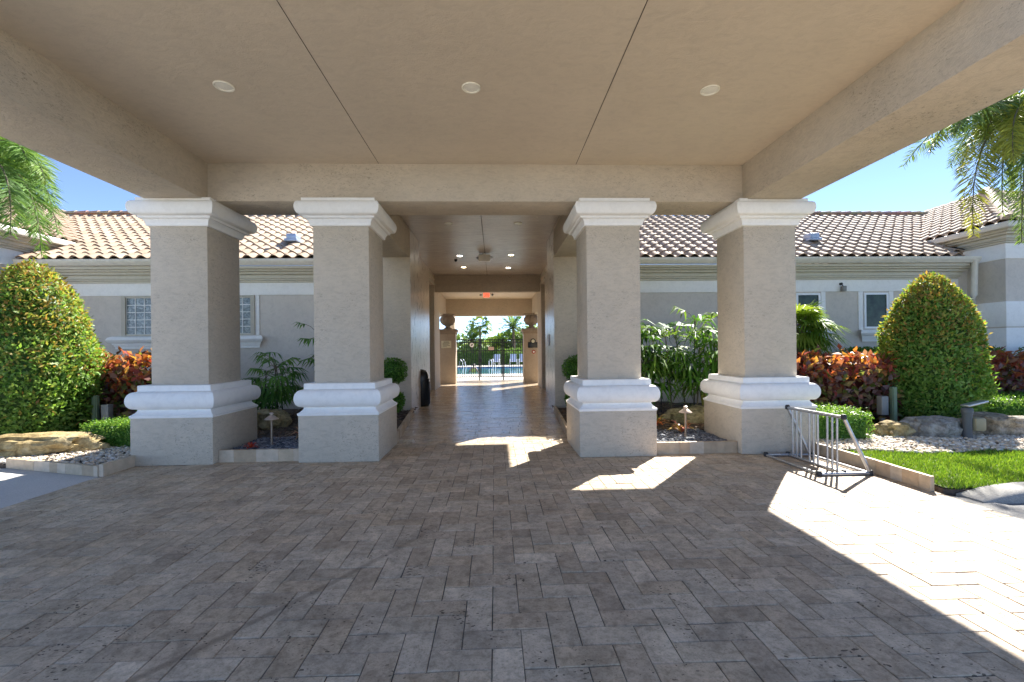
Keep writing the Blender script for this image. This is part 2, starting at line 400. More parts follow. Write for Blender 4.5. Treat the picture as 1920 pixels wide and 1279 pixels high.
def pavers():
    a = .1525; X0, X1, Y0, Y1 = -4.86, 4.50, -3.0, 7.46
    mb = MB(); ox, oy = -.03, .02
    for i in range(-60, 60):
        for j in range(-40, 70):
            t = (i-j) % 4
            if t == 0: q = (ox+i*a, oy+j*a, ox+(i+2)*a, oy+(j+1)*a)
            elif t == 3: q = (ox+i*a, oy+j*a, ox+(i+1)*a, oy+(j+2)*a)
            else: continue
            x0, y0, x1, y1 = max(q[0],X0), max(q[1],Y0), min(q[2],X1), min(q[3],Y1)
            if x1 <= x0 or y1 <= y0: continue
            # sliced where a plinth or a bed stands
            if y0 > 6.62 and (x1 < -1.75 or x0 > 1.30): continue
            add_paver(mb, x0, y0, x1, y1)
    o = mb.build('pavement', m_pav, tint=True, fixn=False); o['kind'] = 'structure'
    mb = MB(); y = 7.46
    while y < 23.0:
        h = random.choice([.155, .205, .305]); x = -3.6-random.random()*.3
        while x < 3.2:
            wd = random.choice([.205, .305, .41, .41]); add_paver(mb, max(x,-3.6), y, min(x+wd,3.2), min(y+h,23.0), 1.12); x += wd
        y += h
    o = mb.build('walkway', m_pavg, tint=True, fixn=False); o['kind'] = 'structure'
    o = MB().box(-4.86, -3.0, -.1, 4.50, 6.6, -.006).box(-3.6, 6.6, -.1, 3.2, 23.0, -.006).build('paver_bed', m_grout); o['kind'] = 'structure'
pavers()

# ------------------------------------------------------------------ travertine borders
def border_wall(p0, p1, h, th, label, z0=0.0):
    a = Vector(p0); b = Vector(p1); d = b-a; ln = d.length; d = d.normalized(); n = Vector((-d.y, d.x))
    mb = MB(); s = 0
    while s < ln-.01:
        e = min(s+random.choice([.15,.2,.15,.3]), ln)
        if ln-e < .06: e = ln
        c = random.choice([(.56,.40,.25),(.60,.46,.31),(.50,.37,.24),(.62,.50,.37),(.54,.43,.30)])
        g = .0012; dz = random.uniform(-.003,.003); dn = random.uniform(-.002,.002)
        q = [a+d*(s+g)+n*dn, a+d*(e-g)+n*dn, a+d*(e-g)+n*th, a+d*(s+g)+n*th]
        mb.prism_z([(v.x,v.y) for v in q], z0, h+dz, c); s = e
    o = mb.build('planter_border', m_trav, tint=True)
    return tag(o, label, 'border')
border_wall((-3.79,6.42), (-2.67,6.42), .165, .05, 'low travertine planter border between the two plinths left of the walkway')
border_wall((2.245,6.40), (3.435,6.40), .165, .05, 'low travertine planter border between the two plinths right of the walkway')
border_wall((4.50,6.28), (4.50,4.55), .155, -.045, 'long travertine border along the lawn behind the bike rack')
border_wall((-4.86,6.30), (-4.86,5.80), .15, .05, 'short travertine border edge running back to the leftmost column', .0)
border_wall((-6.5,6.33), (-4.87,5.79), .13, .05, 'angled travertine border between the white gravel and the concrete drive')
border_wall((-1.60,7.47), (-1.93,10.94), .15, .05, 'long narrow travertine border along the left side of the walkway')
border_wall((1.19,7.47), (1.40,10.94), .15, -.05, 'long narrow travertine border along the right side of the walkway')

# ================================================================== COLUMNS
def make_column():
    root = empty('portico_column', (0,0,0), 'x', 'column')
    # built about its own base centre; plinth is deeper than wide
    pl = MB().box(-.54,-.58,0,.54,.58,.645,bev=.012); pl.build('plinth', m_tan, root, 40)
    prof = [(.54,.635),(.548,.65),(.548,.668)]
    for k in range(7): t = k/6; prof.append((.535-.052*math.sin(t*math.pi/2), .675+.065*t))
    prof.append((.487,.748))
    for k in range(13):
        t = -math.pi/2+math.pi*k/12; prof.append((.492+.088*math.cos(t)**.8 if math.cos(t) > 0 else .492, .868+.118*math.sin(t)))
    prof += [(.482,.992),(.482,1.062),(.475,1.07),(.36,1.07)]
    MB().loft_sq([(o, z) for o, z in prof], 0, 0, 0, .04).build('base_moulding', m_white, root, 35)
    MB().box(-.385,-.40,1.066,.385,.40,3.27,bev=.010).build('shaft', m_tan, root, 40)
    prof = [(.38,3.245),(.415,3.25),(.418,3.262)]
    for k in range(6): t = k/5; prof.append((.418+.03*t*t, 3.262+.075*t))
    prof += [(.478,3.342),(.485,3.366),(.492,3.372)]
    for k in range(12):
        t = -math.pi/2+math.pi*k/11; prof.append((.50+.068*max(math.cos(t),0)**.7, 3.468+.094*math.sin(t)+.012*math.cos(t)))
    prof += [(.495,3.566),(.498,3.60),(.498,3.612),(.40,3.612)]
    MB().loft_sq(prof, 0, 0, 0, .015).build('capital', m_white, root, 35)
    return root
c0 = make_column()
for i, (x, lab) in enumerate([(-4.335, 'leftmost square tan portico column with white base and capital, beside the clipped cone shrub'),
            (-2.13, 'square tan portico column with white mouldings just left of the walkway'),
            (1.70, 'square tan portico column with white mouldings just right of the walkway'),
            (3.98, 'rightmost square tan portico column with white base and capital, behind the bike rack')]):
    c = c0 if i == 0 else copy_tree(c0)
    c.location = (x, 6.88, 0); tag(c, lab, 'column', 'square columns carrying the portico')

# ================================================================== PORTICO
por = empty('portico', (-.178, 3, 0), 'deep covered drive-through portico with tan stucco ceiling and beams', 'portico')
def part(mb, name, mat, root, smooth=None, tint=False):
    o = mb.build(name, mat, None, smooth, tint); o.parent = root
    o.matrix_parent_inverse = Matrix.Translation(-root.location); return o
YF = 2.2
part(MB().box(-3.95, YF+.55, 4.13, 3.60, 6.50, 4.40), 'ceiling', m_ceil, por)
part(MB().box(-4.725, YF+.15, 3.60, -3.95, 7.22, 4.44, bev=.008), 'side_beam', m_tan, por, 40)
part(MB().box(3.60, YF+.15, 3.60, 4.375, 7.22, 4.44, bev=.008), 'side_beam', m_tan, por, 40)
part(MB().box(-3.955, 6.50, 3.603, 3.605, 7.17, 4.445, bev=.008), 'cross_beam', m_tan, por, 40)
part(MB().box(-4.98, YF+.5, 4.45, 5.72, 8.92, 4.66).box(-4.88, YF+.6, 4.66, 5.62, 8.82, 4.9), 'roof', m_corn, por)
for x, wj in ((-1.60, .0018), (1.18, .0032)):
    part(MB().box(x-wj, YF+.56, 4.127, x+wj, 6.49, 4.131), 'control_joint', m_seam, por)

def downlight(x, y, z, lit, label, group, r=.095):
    t = empty('ceiling_light', (x, y, z), label, 'ceiling light', group)
    prof = [(r*.80,.0),(r*.84,-.010),(r*.96,-.013),(r,-.008),(r,.0)]
    MB().lathe(prof, n=28).build('trim', m_cream, t, 50)
    m = {0: m_lensoff, 1: m_lit, 2: m_lit2}[lit]
    MB().lathe([(r*.80,-.002),(r*.62,-.004),(r*.3,-.006),(.001,-.0065)], n=28).build('lens', m, t, 60)
m_lit = emit('lit_lens', (1, .93, .82), 9.0); m_lit2 = emit('warm_lit_lens', (1, .80, .45), 7.0)
G = 'recessed downlights in the portico ceiling'
downlight(-2.64, 4.62, 4.13, 0, 'unlit round recessed light left of both ceiling joints', G)
downlight(-.21, 4.60, 4.13, 0, 'unlit round recessed light midway between the two ceiling joints', G)
downlight(2.22, 4.60, 4.13, 0, 'unlit round recessed light right of both ceiling joints', G)
G = 'recessed downlights in the walkway ceiling'
downlight(-1.03, 10.5, 4.40, 0, 'unlit downlight at the near left of the shiny walkway ceiling', G)
downlight(.56, 10.5, 4.40, 0, 'unlit downlight at the near right of the shiny walkway ceiling', G)
downlight(-1.05, 14.1, 4.40, 1, 'bright white downlight left of the ceiling box in the walkway', G)
downlight(.53, 14.0, 4.40, 2, 'warm glowing downlight right of the ceiling box in the walkway', G)
downlight(-1.06, 16.04, 4.40, 2, 'warm glowing downlight at the far left of the walkway ceiling', G)
downlight(.50, 16.2, 4.40, 1, 'bright white downlight at the far right of the walkway ceiling', G)

# ================================================================== BREEZEWAY
bw = empty('breezeway', (-.28, 12, 0), 'long covered walkway with glossy ceiling leading to the pool gate', 'walkway building')
P = lambda mb, n, m, s=None: part(mb, n, m, bw, s)
P(MB().box(-2.72, 7.175, 4.40, 3.37, 11.3, 4.446).box(-2.9, 11.3, 4.40, 2.4, 17.8, 4.445), 'ceiling', m_gceil)
P(MB().box(-.275, 7.2, 4.394, -.262, 17.79, 4.401), 'control_joint', m_seam)
for sx, xi in ((-1, -2.0), (1, 1.44)):
    xo = xi+sx*.75
    a, b = sorted((xi, xi+sx*.62))
    P(MB().box(a, 7.17, 3.72, b, 10.95, 4.398, bev=.006), 'header', m_tan, 40)
    a, b = sorted((xi, xo))
    P(MB().box(a, 10.95, -.02, b, 12.3, 4.398, bev=.01), 'pier', m_gloss if False else m_tan, 40)
    # shiny strip of inner face: the pier is painted in gloss on the walkway side
    a, b = sorted((xi, xi-sx*.012))
    P(MB().box(a, 10.965, 0, b, 12.29, 4.39), 'glossy_panel', m_gloss)
    P(MB().box(min(xi,xi-sx*.02)-.004*0, 7.25, 4.33, max(xi,xi-sx*.02), 10.9, 4.36), 'bead', m_tan)
    xw = -2.3 if sx < 0 else 1.8
    a, b = sorted((xw, xw+sx*.3))
    P(MB().box(a, 12.301, 0, b, 16.3, 4.398), 'wall', m_gloss)
    P(MB().box(a, 16.3, 4.0, b, 17.6, 4.398), 'lintel', m_gloss)
    P(MB().box(a, 17.6, 0, b, 17.8, 4.398), 'jamb', m_tan)
    a2, b2 = sorted((xw+sx*.3, xw+sx*.34))
    P(MB().box(a2, 16.2, 0, b2, 17.7, 4.1), 'door', plain('dark_door', (.13,.11,.085), .5))
    for zz in (4.02, 4.22):
        a3, b3 = sorted((xw, xw-sx*.03)); P(MB().box(a3, 16.2, zz, b3, 17.79, zz+.05, bev=.01), 'moulding', m_corn, 40)
    a, b = sorted((xw, xw+sx*.3))
    P(MB().box(a, 17.801, 0, b, 19.3, 4.2), 'wall', m_tan)
    P(MB().box(a, 19.3, 3.1, b, 22.0, 4.2), 'header', m_tan)
P(MB().box(-3.2, 17.8, 4.07, 2.8, 18.15, 4.45).box(-2.3, 17.84, 3.76, 1.8, 18.15, 4.07), 'cross_beam', m_tan)
P(MB().box(-2.3, 18.15, 3.95, 1.8, 22.0, 4.2), 'far_ceiling', m_ceil)
P(MB().box(-3.3, 22.0, 3.14, 2.9, 22.4, 4.4), 'end_beam', m_tan)
P(MB().box(-2.34, 23.6, -.02, -2.05, 24.2, 3.4, bev=.01), 'end_pier', m_tan)

# ceiling box, dome camera, exit sign
t = empty('emergency_light', (-.29, 13.8, 4.40), 'square cream emergency light box hanging at the walkway ceiling joint', 'emergency light')
MB().box(-.17,-.06,-.24,.17,.06,-.03,bev=.02).build('housing', m_cream, t, 40)
MB().box(-.03,-.03,-.03,.03,.03,0).build('bracket', m_cream, t)
MB().box(.175,-.05,-.17,.25,.03,-.08,bev=.015).build('lamp_head', m_pvc, t, 40)
MB().box(-.235,-.05,-.17,-.175,.03,-.10,bev=.015).build('lamp_head', m_gbox, t, 40)
t = empty('dome_camera', (-1.22, 14.7, 4.40), 'tiny dark dome camera beside a bright walkway downlight', 'camera')
MB().lathe([(.05,0),(.05,-.02),(.035,-.055),(.012,-.07)], n=14).build('dome', m_black, t, 40)
t = empty('exit_sign', (-.32, 18.6, 3.95), 'red lit exit sign under the far beam over the gate', 'exit sign')
MB().box(-.03,-.03,-.10,.03,.03,0).build('bracket', m_gbox, t)
MB().box(-.125,-.03,-.31,.125,.03,-.10,bev=.01).build('sign_box', m_red, t, 40)
tx = bpy.data.curves.new('lettering', 'FONT'); tx.body = 'EXIT'; tx.size = .11; tx.align_x = 'CENTER'; tx.extrude = .002
to = bpy.data.objects.new('lettering', tx); COL.objects.link(to); to.parent = t; to.location = (0,-.034,-.245); to.rotation_euler = (R(90),0,0); tx.materials.append(m_pvc)
bpy.context.view_layer.update(); lm = bpy.data.meshes.new_from_object(to); bpy.data.objects.remove(to)
to = bpy.data.objects.new('lettering', lm); COL.objects.link(to); to.parent = t; to.location = (0,-.034,-.245); to.rotation_euler = (R(90),0,0)
MB().box(-.28,-.03,-.25,-.19,.03,-.19).build('lamp_head', m_gbox, t); MB().box(.20,-.03,-.25,.28,.03,-.17).build('lamp_head', m_gbox, t)

# pedestals, urns, signs
def pedestal(xc, label):
    t = empty('pedestal', (xc, 20.9, 0), label, 'pedestal', 'urn pedestals by the gate')
    MB().box(-.37,-.38,0,.37,.38,2.28,bev=.012).build('shaft', m_ped, t, 40)
    MB().loft_sq([(.37,2.22),(.40,2.25),(.40,2.30),(.44,2.34),(.45,2.44),(.44,2.455)], 0,0,0,.01).build('cap', m_stone, t, 30)
def urn(xc, label):
    t = empty('urn', (xc, 20.9, 2.455), label, 'urn', 'stone urns on the pedestals')
    MB().lathe([(.20,0),(.20,.04),(.13,.07),(.10,.11),(.13,.16)], n=24).build('foot', m_stone, t, 40)
    MB().lathe([(.12,.155),(.22,.20),(.31,.30),(.345,.41),(.33,.50),(.27,.565),(.26,.60)], n=60, flute=.035, nf=15).build('bowl', m_stone, t, 60)
    MB().lathe([(.26,.60),(.33,.63),(.36,.66),(.35,.69),(.28,.68),(.24,.62)], n=28).build('rim', m_stone, t, 40)
pedestal(-2.13, 'tan pedestal with a cream sign left of the pool gate')
pedestal(1.67, 'tan pedestal with a black plaque right of the pool gate')
urn(-2.13, 'fluted stone urn on the pedestal left of the pool gate')
urn(1.67, 'fluted stone urn on the pedestal right of the pool gate')
def fromX(px, Y): return 0
t = empty('sign', (-2.16, 20.515, 1.77), 'cream rectangular notice sign on the left pedestal', 'sign')
MB().box(-.22,-.015,-.16,.22,0,.16,bev=.008).build('board', m_signcream, t, 40)
mb = MB()
for k, (a, b) in enumerate([(-.12,.12),(-.16,.15),(-.16,.10),(-.15,.16),(-.16,.02)]): mb.box(a,-.018,.09-k*.05,b,-.0152,.108-k*.05-(0 if k else -.012))
mb.build('print', m_ink, t)
t = empty('plaque', (1.71, 20.51, 1.72), 'black plaque with a round pale clock-like badge on top', 'plaque')
MB().box(-.23,-.03,-.14,.23,0,.12,bev=.02).build('board', m_blackp, t, 40)
mb = MB(); mb.lathe([(.12,-.0),(.12,.03),(.10,.04)], n=24); o = mb.build('badge_ring', m_blackp, t); o.rotation_euler = (R(90),0,0); o.location = (0,0,.16)
mb = MB(); mb.lathe([(.075,.04),(.075,.046),(.06,.05)], n=24); o = mb.build('badge', m_signcream, t); o.rotation_euler = (R(90),0,0); o.location = (0,0,.16)
t = empty('fire_alarm', (1.73, 20.51, 1.40), 'small round red alarm with a pale centre below the black plaque', 'alarm')
o = MB().lathe([(.085,0),(.085,.03),(.06,.045)], n=20).build('body', plain('alarm_red', (.35,.04,.02), .4), t, 40); o.rotation_euler = (R(90),0,0)
o = MB().lathe([(.04,.045),(.04,.05),(.02,.055)], n=16).build('button', m_pvc, t, 40); o.rotation_euler = (R(90),0,0)
tag(MB().box(1.43-.03, 11.9, 1.60, 1.43-.012, 12.2, 1.90).build('notice', m_paper), 'white paper notice on the right walkway wall', 'notice')

# litter bin
t = empty('litter_bin', (-2.02, 12.62, 0), 'black slatted litter bin with open dome top against the left walkway wall', 'litter bin')
mb = MB()
mb.lathe([(.20,0),(.215,.02),(.215,.68),(.23,.69),(.23,.73)], n=32); mb.build('body', m_blackp, t, 40)
mb = MB()
for k in range(24):
    a = 2*math.pi*k/24; x = .222*math.cos(a); y = .222*math.sin(a)
    mb.tube([(x,y,.05),(x,y,.66)], .008, 6)
mb.build('slat', m_blackp, t, 40)['kind'] = 'stuff'
mb = MB(); vs = []; n = 24
prof = [(.225,.73),(.22,.80),(.19,.90),(.13,.965),(.05,.99),(.0,.995)]
fs = []
for r, h in prof:
    for k in range(n+1): a = math.pi*.12+2*math.pi*.78*k/n; vs.append((r*math.cos(a), r*math.sin(a), h))
for i in range(len(prof)-1):
    for k in range(n): fs.append((i*(n+1)+k, i*(n+1)+k+1, (i+1)*(n+1)+k+1, (i+1)*(n+1)+k))
mb.add(vs, fs).build('dome_lid', m_blackp, t, 60); t.rotation_euler = (0,0,R(20))

# ================================================================== POOL FENCE AND GATE
Yg = 23.0
def fence_panel(x0, x1, n, root, name):
    mb = MB()
    for z in (.16, 1.47, 1.88, 2.02): mb.box(x0, -.02, z-.02, x1, .02, z+.02)
    for k in range(n): x = x0+(x1-x0)*(k+.5)/n; mb.box(x-.015,-.012,.14,x+.015,.012,2.02)
    return mb.build(name, m_black, root)
t = empty('pool_fence', (0, Yg, 0), 'black metal bar fence on both sides of the gate before the pool', 'fence')
fence_panel(-2.03, -.80, 11, t, 'bar_panel'); fence_panel(.42, 1.56, 10, t, 'bar_panel')
for x in (-.79, .41): MB().box(x-.03,-.03,0,x+.03,.03,2.06).build('post', m_black, t)
sg = MB().lathe([(.11,0),(.11,.01)], n=24).build('round_sign', m_paper, t); sg.rotation_euler = (R(90),0,0); sg.location = (-1.15,-.03,1.76)
o = MB().box(-.05,-.03,.011,.05,.03,.0125).build('print', m_ink, sg); o.rotation_euler = (0,0,R(35))
t = empty('pool_gate', (-.19, Yg, 0), 'black metal gate leaf between the fence panels before the pool', 'gate')
fence_panel(-.54, .54, 10, t, 'bar_panel')
MB().box(-.56,-.02,.14,-.52,.02,2.04).build('stile', m_black, t); MB().box(.52,-.02,.14,.56,.02,2.04).build('stile', m_black, t)
MB().box(-.62,-.05,.92,-.46,.03,1.06).build('latch', m_black, t)
for z in (.3, 1.2, 1.9): MB().box(.53,-.04,z,.60,.03,z+.08).build('hinge', m_black, t)
MB().box(-.14,-.03,1.5,.14,-.024,1.66).build('sign', plain('pale_pink_sign', (.6,.45,.4), .5), t)

# ================================================================== POOL
slab('pool_deck', -30, 23.0, 30, 28.9, 0, m_deck); slab('pool_deck', -30, 41.4, 30, 60, 0, m_deck)
slab('pool_deck', -30, 28.9, -9, 41.4, 0, m_deck); slab('pool_deck', 9, 28.9, 30, 41.4, 0, m_deck)
o = MB().add([(-9,28.9,-.58),(9,28.9,-.58),(9,41.4,-.58),(-9,41.4,-.58)], [(0,1,2,3)]).build('pool_floor', m_basin); o['kind'] = 'structure'
o = MB().box(-8.99,41.36,-.57,8.99,41.395,-.005).build('pool_wall', plain('pool_tile', (.06,.16,.42), .3)); o['kind'] = 'structure'
o = MB().add([(-8.99,28.91,-.10),(8.99,28.91,-.10),(8.99,41.35,-.10),(-8.99,41.35,-.10)], [(0,1,2,3)]).build('pool_water', m_water); o['kind'] = 'structure'

def lounger():
    t = empty('pool_chair', (0,0,0), 'x', 'pool chair')
    mb = MB(); mb.box(-.30,-.45,.36,.30,.35,.40,bev=.01); mb.build('seat', m_sling, t, 40)
    o = MB().box(-.30,-.03,0,.30,.03,.78,bev=.015).build('backrest', m_sling, t, 40); o.location = (0,.36,.38); o.rotation_euler = (R(-24),0,0)
    for x, y in ((-.33,-.42),(.33,-.42),(-.33,.34),(.33,.34)): MB().tube([(x,y,0),(x,y,.6)], .022, 8).build('leg', m_pvc, t, 40)
    for x in (-.33,.33): MB().box(x-.03,-.45,.58,x+.03,.42,.62,bev=.01).build('armrest', m_pvc, t, 40)
    return t
l0 = lounger()
for i, (x, lab) in enumerate([(.62-.55,'white pool chair across the pool behind the gate leaf'),(1.75,'white pool chair across the pool, second from the right pedestal'),(2.62,'white pool chair across the pool, nearest to the right pedestal')]):
    c = l0 if i == 0 else copy_tree(l0)
    c.location = (x, 43.6, 0); c.rotation_euler = (0,0,R(random.uniform(-12,12))); tag(c, lab, 'pool chair', 'white pool chairs on the far deck')
t = empty('pool_handrail', (-3.2, 41.6, 0), 'white curved handrail at the far left edge of the pool', 'handrail', 'pool handrails')
for y in (-.0, .5): MB().tube([(y*.5,.2,0),(y*.5,.2,.5),(.08+y*.5,.1,.68),(.22+y*.5,-.1,.5),(.4+y*.5,-.4,-.3)], .028, 8).build('rail', m_pvc, t, 60)
t2 = copy_tree(t); t2.location = (-.55,41.6,0); t2['label'] = 'white curved handrail at the far pool edge behind the gate'

# swimmer: one skinned body, standing chest deep
def swimmer():
    t = empty('person', (-1.55, 33.2, -.58), 'swimmer with dark hair and yellow top standing in the pool', 'person')
    J = [(0,0,.45),(0,0,.62),(0,0,.78),(0,.0,.86),(0,-.01,.98),(.17,0,.75),(.30,-.06,.52),(.36,-.30,.50),(-.17,0,.75),(-.30,-.06,.52),(-.36,-.30,.50),(.10,0,.35),(.11,0,.02),(-.10,0,.35),(-.11,0,.02)]
    Ed = [(0,1),(1,2),(2,3),(3,4),(2,5),(5,6),(6,7),(2,8),(8,9),(9,10),(0,11),(11,12),(0,13),(13,14)]
    rad = [.15,.14,.12,.06,.10,.075,.05,.035,.075,.05,.035,.09,.055,.09,.055]
    me = bpy.data.meshes.new('body'); me.from_pydata(J, Ed, []); o = link('body', me, plain('skin', (.45,.28,.2), .5), t)
    md = o.modifiers.new('skin', 'SKIN')
    for i, r in enumerate(rad): me.skin_vertices[0].data[i].radius = (r, r)
    me.skin_vertices[0].data[0].use_root = True
    o.modifiers.new('sub', 'SUBSURF').render_levels = 2
    MB().lathe([(.112,-.02),(.118,.04),(.10,.09),(.05,.12),(.005,.125)], n=18).build('hair', plain('dark_hair', (.03,.02,.015), .6), t, 60).location = (0,.02,.98)
    MB().lathe([(.165,.46),(.16,.58),(.155,.70),(.15,.74)], n=18).build('swim_top', plain('yellow_cloth', (.6,.55,.12), .7), t, 60)
swimmer()

# ================================================================== WINGS
def layers(mb, x0, x1, y, zs):
    for z0, z1, o in zs: mb.box(x0, y-o, z0, x1+(o*.35 if x1 > 0 else 0), y+.05, z1, bev=.008)
CORN = [(3.285,3.335,.07),(3.335,3.375,.12),(3.375,3.47,.16),(3.47,3.53,.26),(3.53,3.575,.36),(3.575,3.64,.45)]
YW = 12.0

def roof_plane(mb, origin, ux, us, width, run, pitch, ka=0, kb=0, wave=.315, course=.37, base=(.50,.38,.275)):
    """tile field: ux = along the eave, us = horizontal up-slope; ka/kb pull the ends in with height"""
    O = Vector(origin); ux = Vector(ux); us = Vector(us); sl = math.sqrt(1+pitch*pitch)
    sv = (us+Vector((0,0,pitch)))/sl; nv = ux.cross(sv).normalized()
    if nv.z < 0: nv = -nv
    n = int(run*sl/course); S = 8
    xs = np.linspace(0, 1, S, endpoint=False)
    def prof(t):
        t = t % 1
        return   .066*math.sin(math.pi*t/.70)**.8 if t < .70 else -.012*math.sin(math.pi*(t-.70)/.30)
    for r in range(n):
        s0 = r*course; s1 = s0+course+.03; rr = s0/sl
        a = ka*rr; b = width-kb*rr
        if b-a < .2: break
        k0 = int(math.floor(a/wave)); k1 = int(math.ceil(b/wave))
        for k in range(k0, k1):
            cf = random.uniform(.93, 1.07); base_c = random.choice([base, (.53,.41,.305), (.47,.35,.25), (.51,.395,.295)])
            c = tuple(min(1, x*cf) for x in base_c); dz = random.uniform(0,.008); ds = random.uniform(-.012,.012)
            vs = []; P_ = [min(max((k+j/S)*wave, a), b) for j in range(S+1)]
            for lvl, (s_, h_) in enumerate(((s0+ds, .030+dz-.020), (s0+ds, .030+dz), (s1, .004))):
                for j in range(S+1): vs.append(O+ux*P_[j]+sv*s_+nv*(prof((j/S) if j < S else .9999)+h_))
            fs = []
            for l in range(2):
                for j in range(S): fs.append((l*(S+1)+j, l*(S+1)+j+1, (l+1)*(S+1)+j+1, (l+1)*(S+1)+j))
            mb.add(vs, fs[S:], c); mb.add(vs, fs[:S], (.46,.31,.21))  # front lips browner: mortar tone and edge shade put into the colour
    # underlay
    L_ = run
    q = [O+ux*0-nv*.03, O+ux*width-nv*.03, O+ux*(width-kb*L_)+us*L_+Vector((0,0,pitch*L_))-nv*.03, O+ux*(ka*L_)+us*L_+Vector((0,0,pitch*L_))-nv*.03]
    mb.add(q, [(0,1,2,3)], (.30,.24,.19))
def ridge_caps(mb, p0, p1, r=.10, step=.38):
    a = Vector(p0); b = Vector(p1); d = (b-a); n = int(d.length/step); d = d.normalized(); s = d.cross(Vector((0,0,1))).normalized()
    u = s.cross(d)
    if u.z < 0: u = -u
    for i in range(n):
        q0 = a+d*i*step; q1 = q0+d*(step+.04); c = tuple(x*random.uniform(.75,1) for x in (.48,.36,.27)); vs = []
        for q, rr, h in ((q0, r, .0), (q1, r*1.15, .02)):
            for k in range(9): t_ = math.pi*k/8; vs.append(q+s*rr*math.cos(t_)+u*(rr*math.sin(t_)+h))
        mb.add(vs, [(k, k+1, k+10, k+9) for k in range(8)]+[tuple(range(9)), tuple(range(17, 8, -1))], c)

def sill(x0, x1, root, y=YW, z=1.94):
    pf = [(y,z),(y-.10,z),(y-.16,z-.03),(y-.19,z-.09),(y-.16,z-.15),(y-.10,z-.18),(y-.10,z-.21),(y-.075,z-.215),(y-.07,z-.25),(y-.055,z-.26),(y-.05,z-.32),(y,z-.32)]
    n = len(pf); vs = []
    for i, (yy, zz) in enumerate(pf): e = (y-yy); vs.append((x0+.19-e, yy, zz))
    for i, (yy, zz) in enumerate(pf): e = (y-yy); vs.append((x1-.19+e, yy, zz))
    fs = [(k, (k+1) % n, n+(k+1) % n, n+k) for k in range(n)]+[tuple(range(n-1,-1,-1)), tuple(range(n,2*n))]
    return part(MB().add(vs, fs), 'sill', m_white, root, 40)

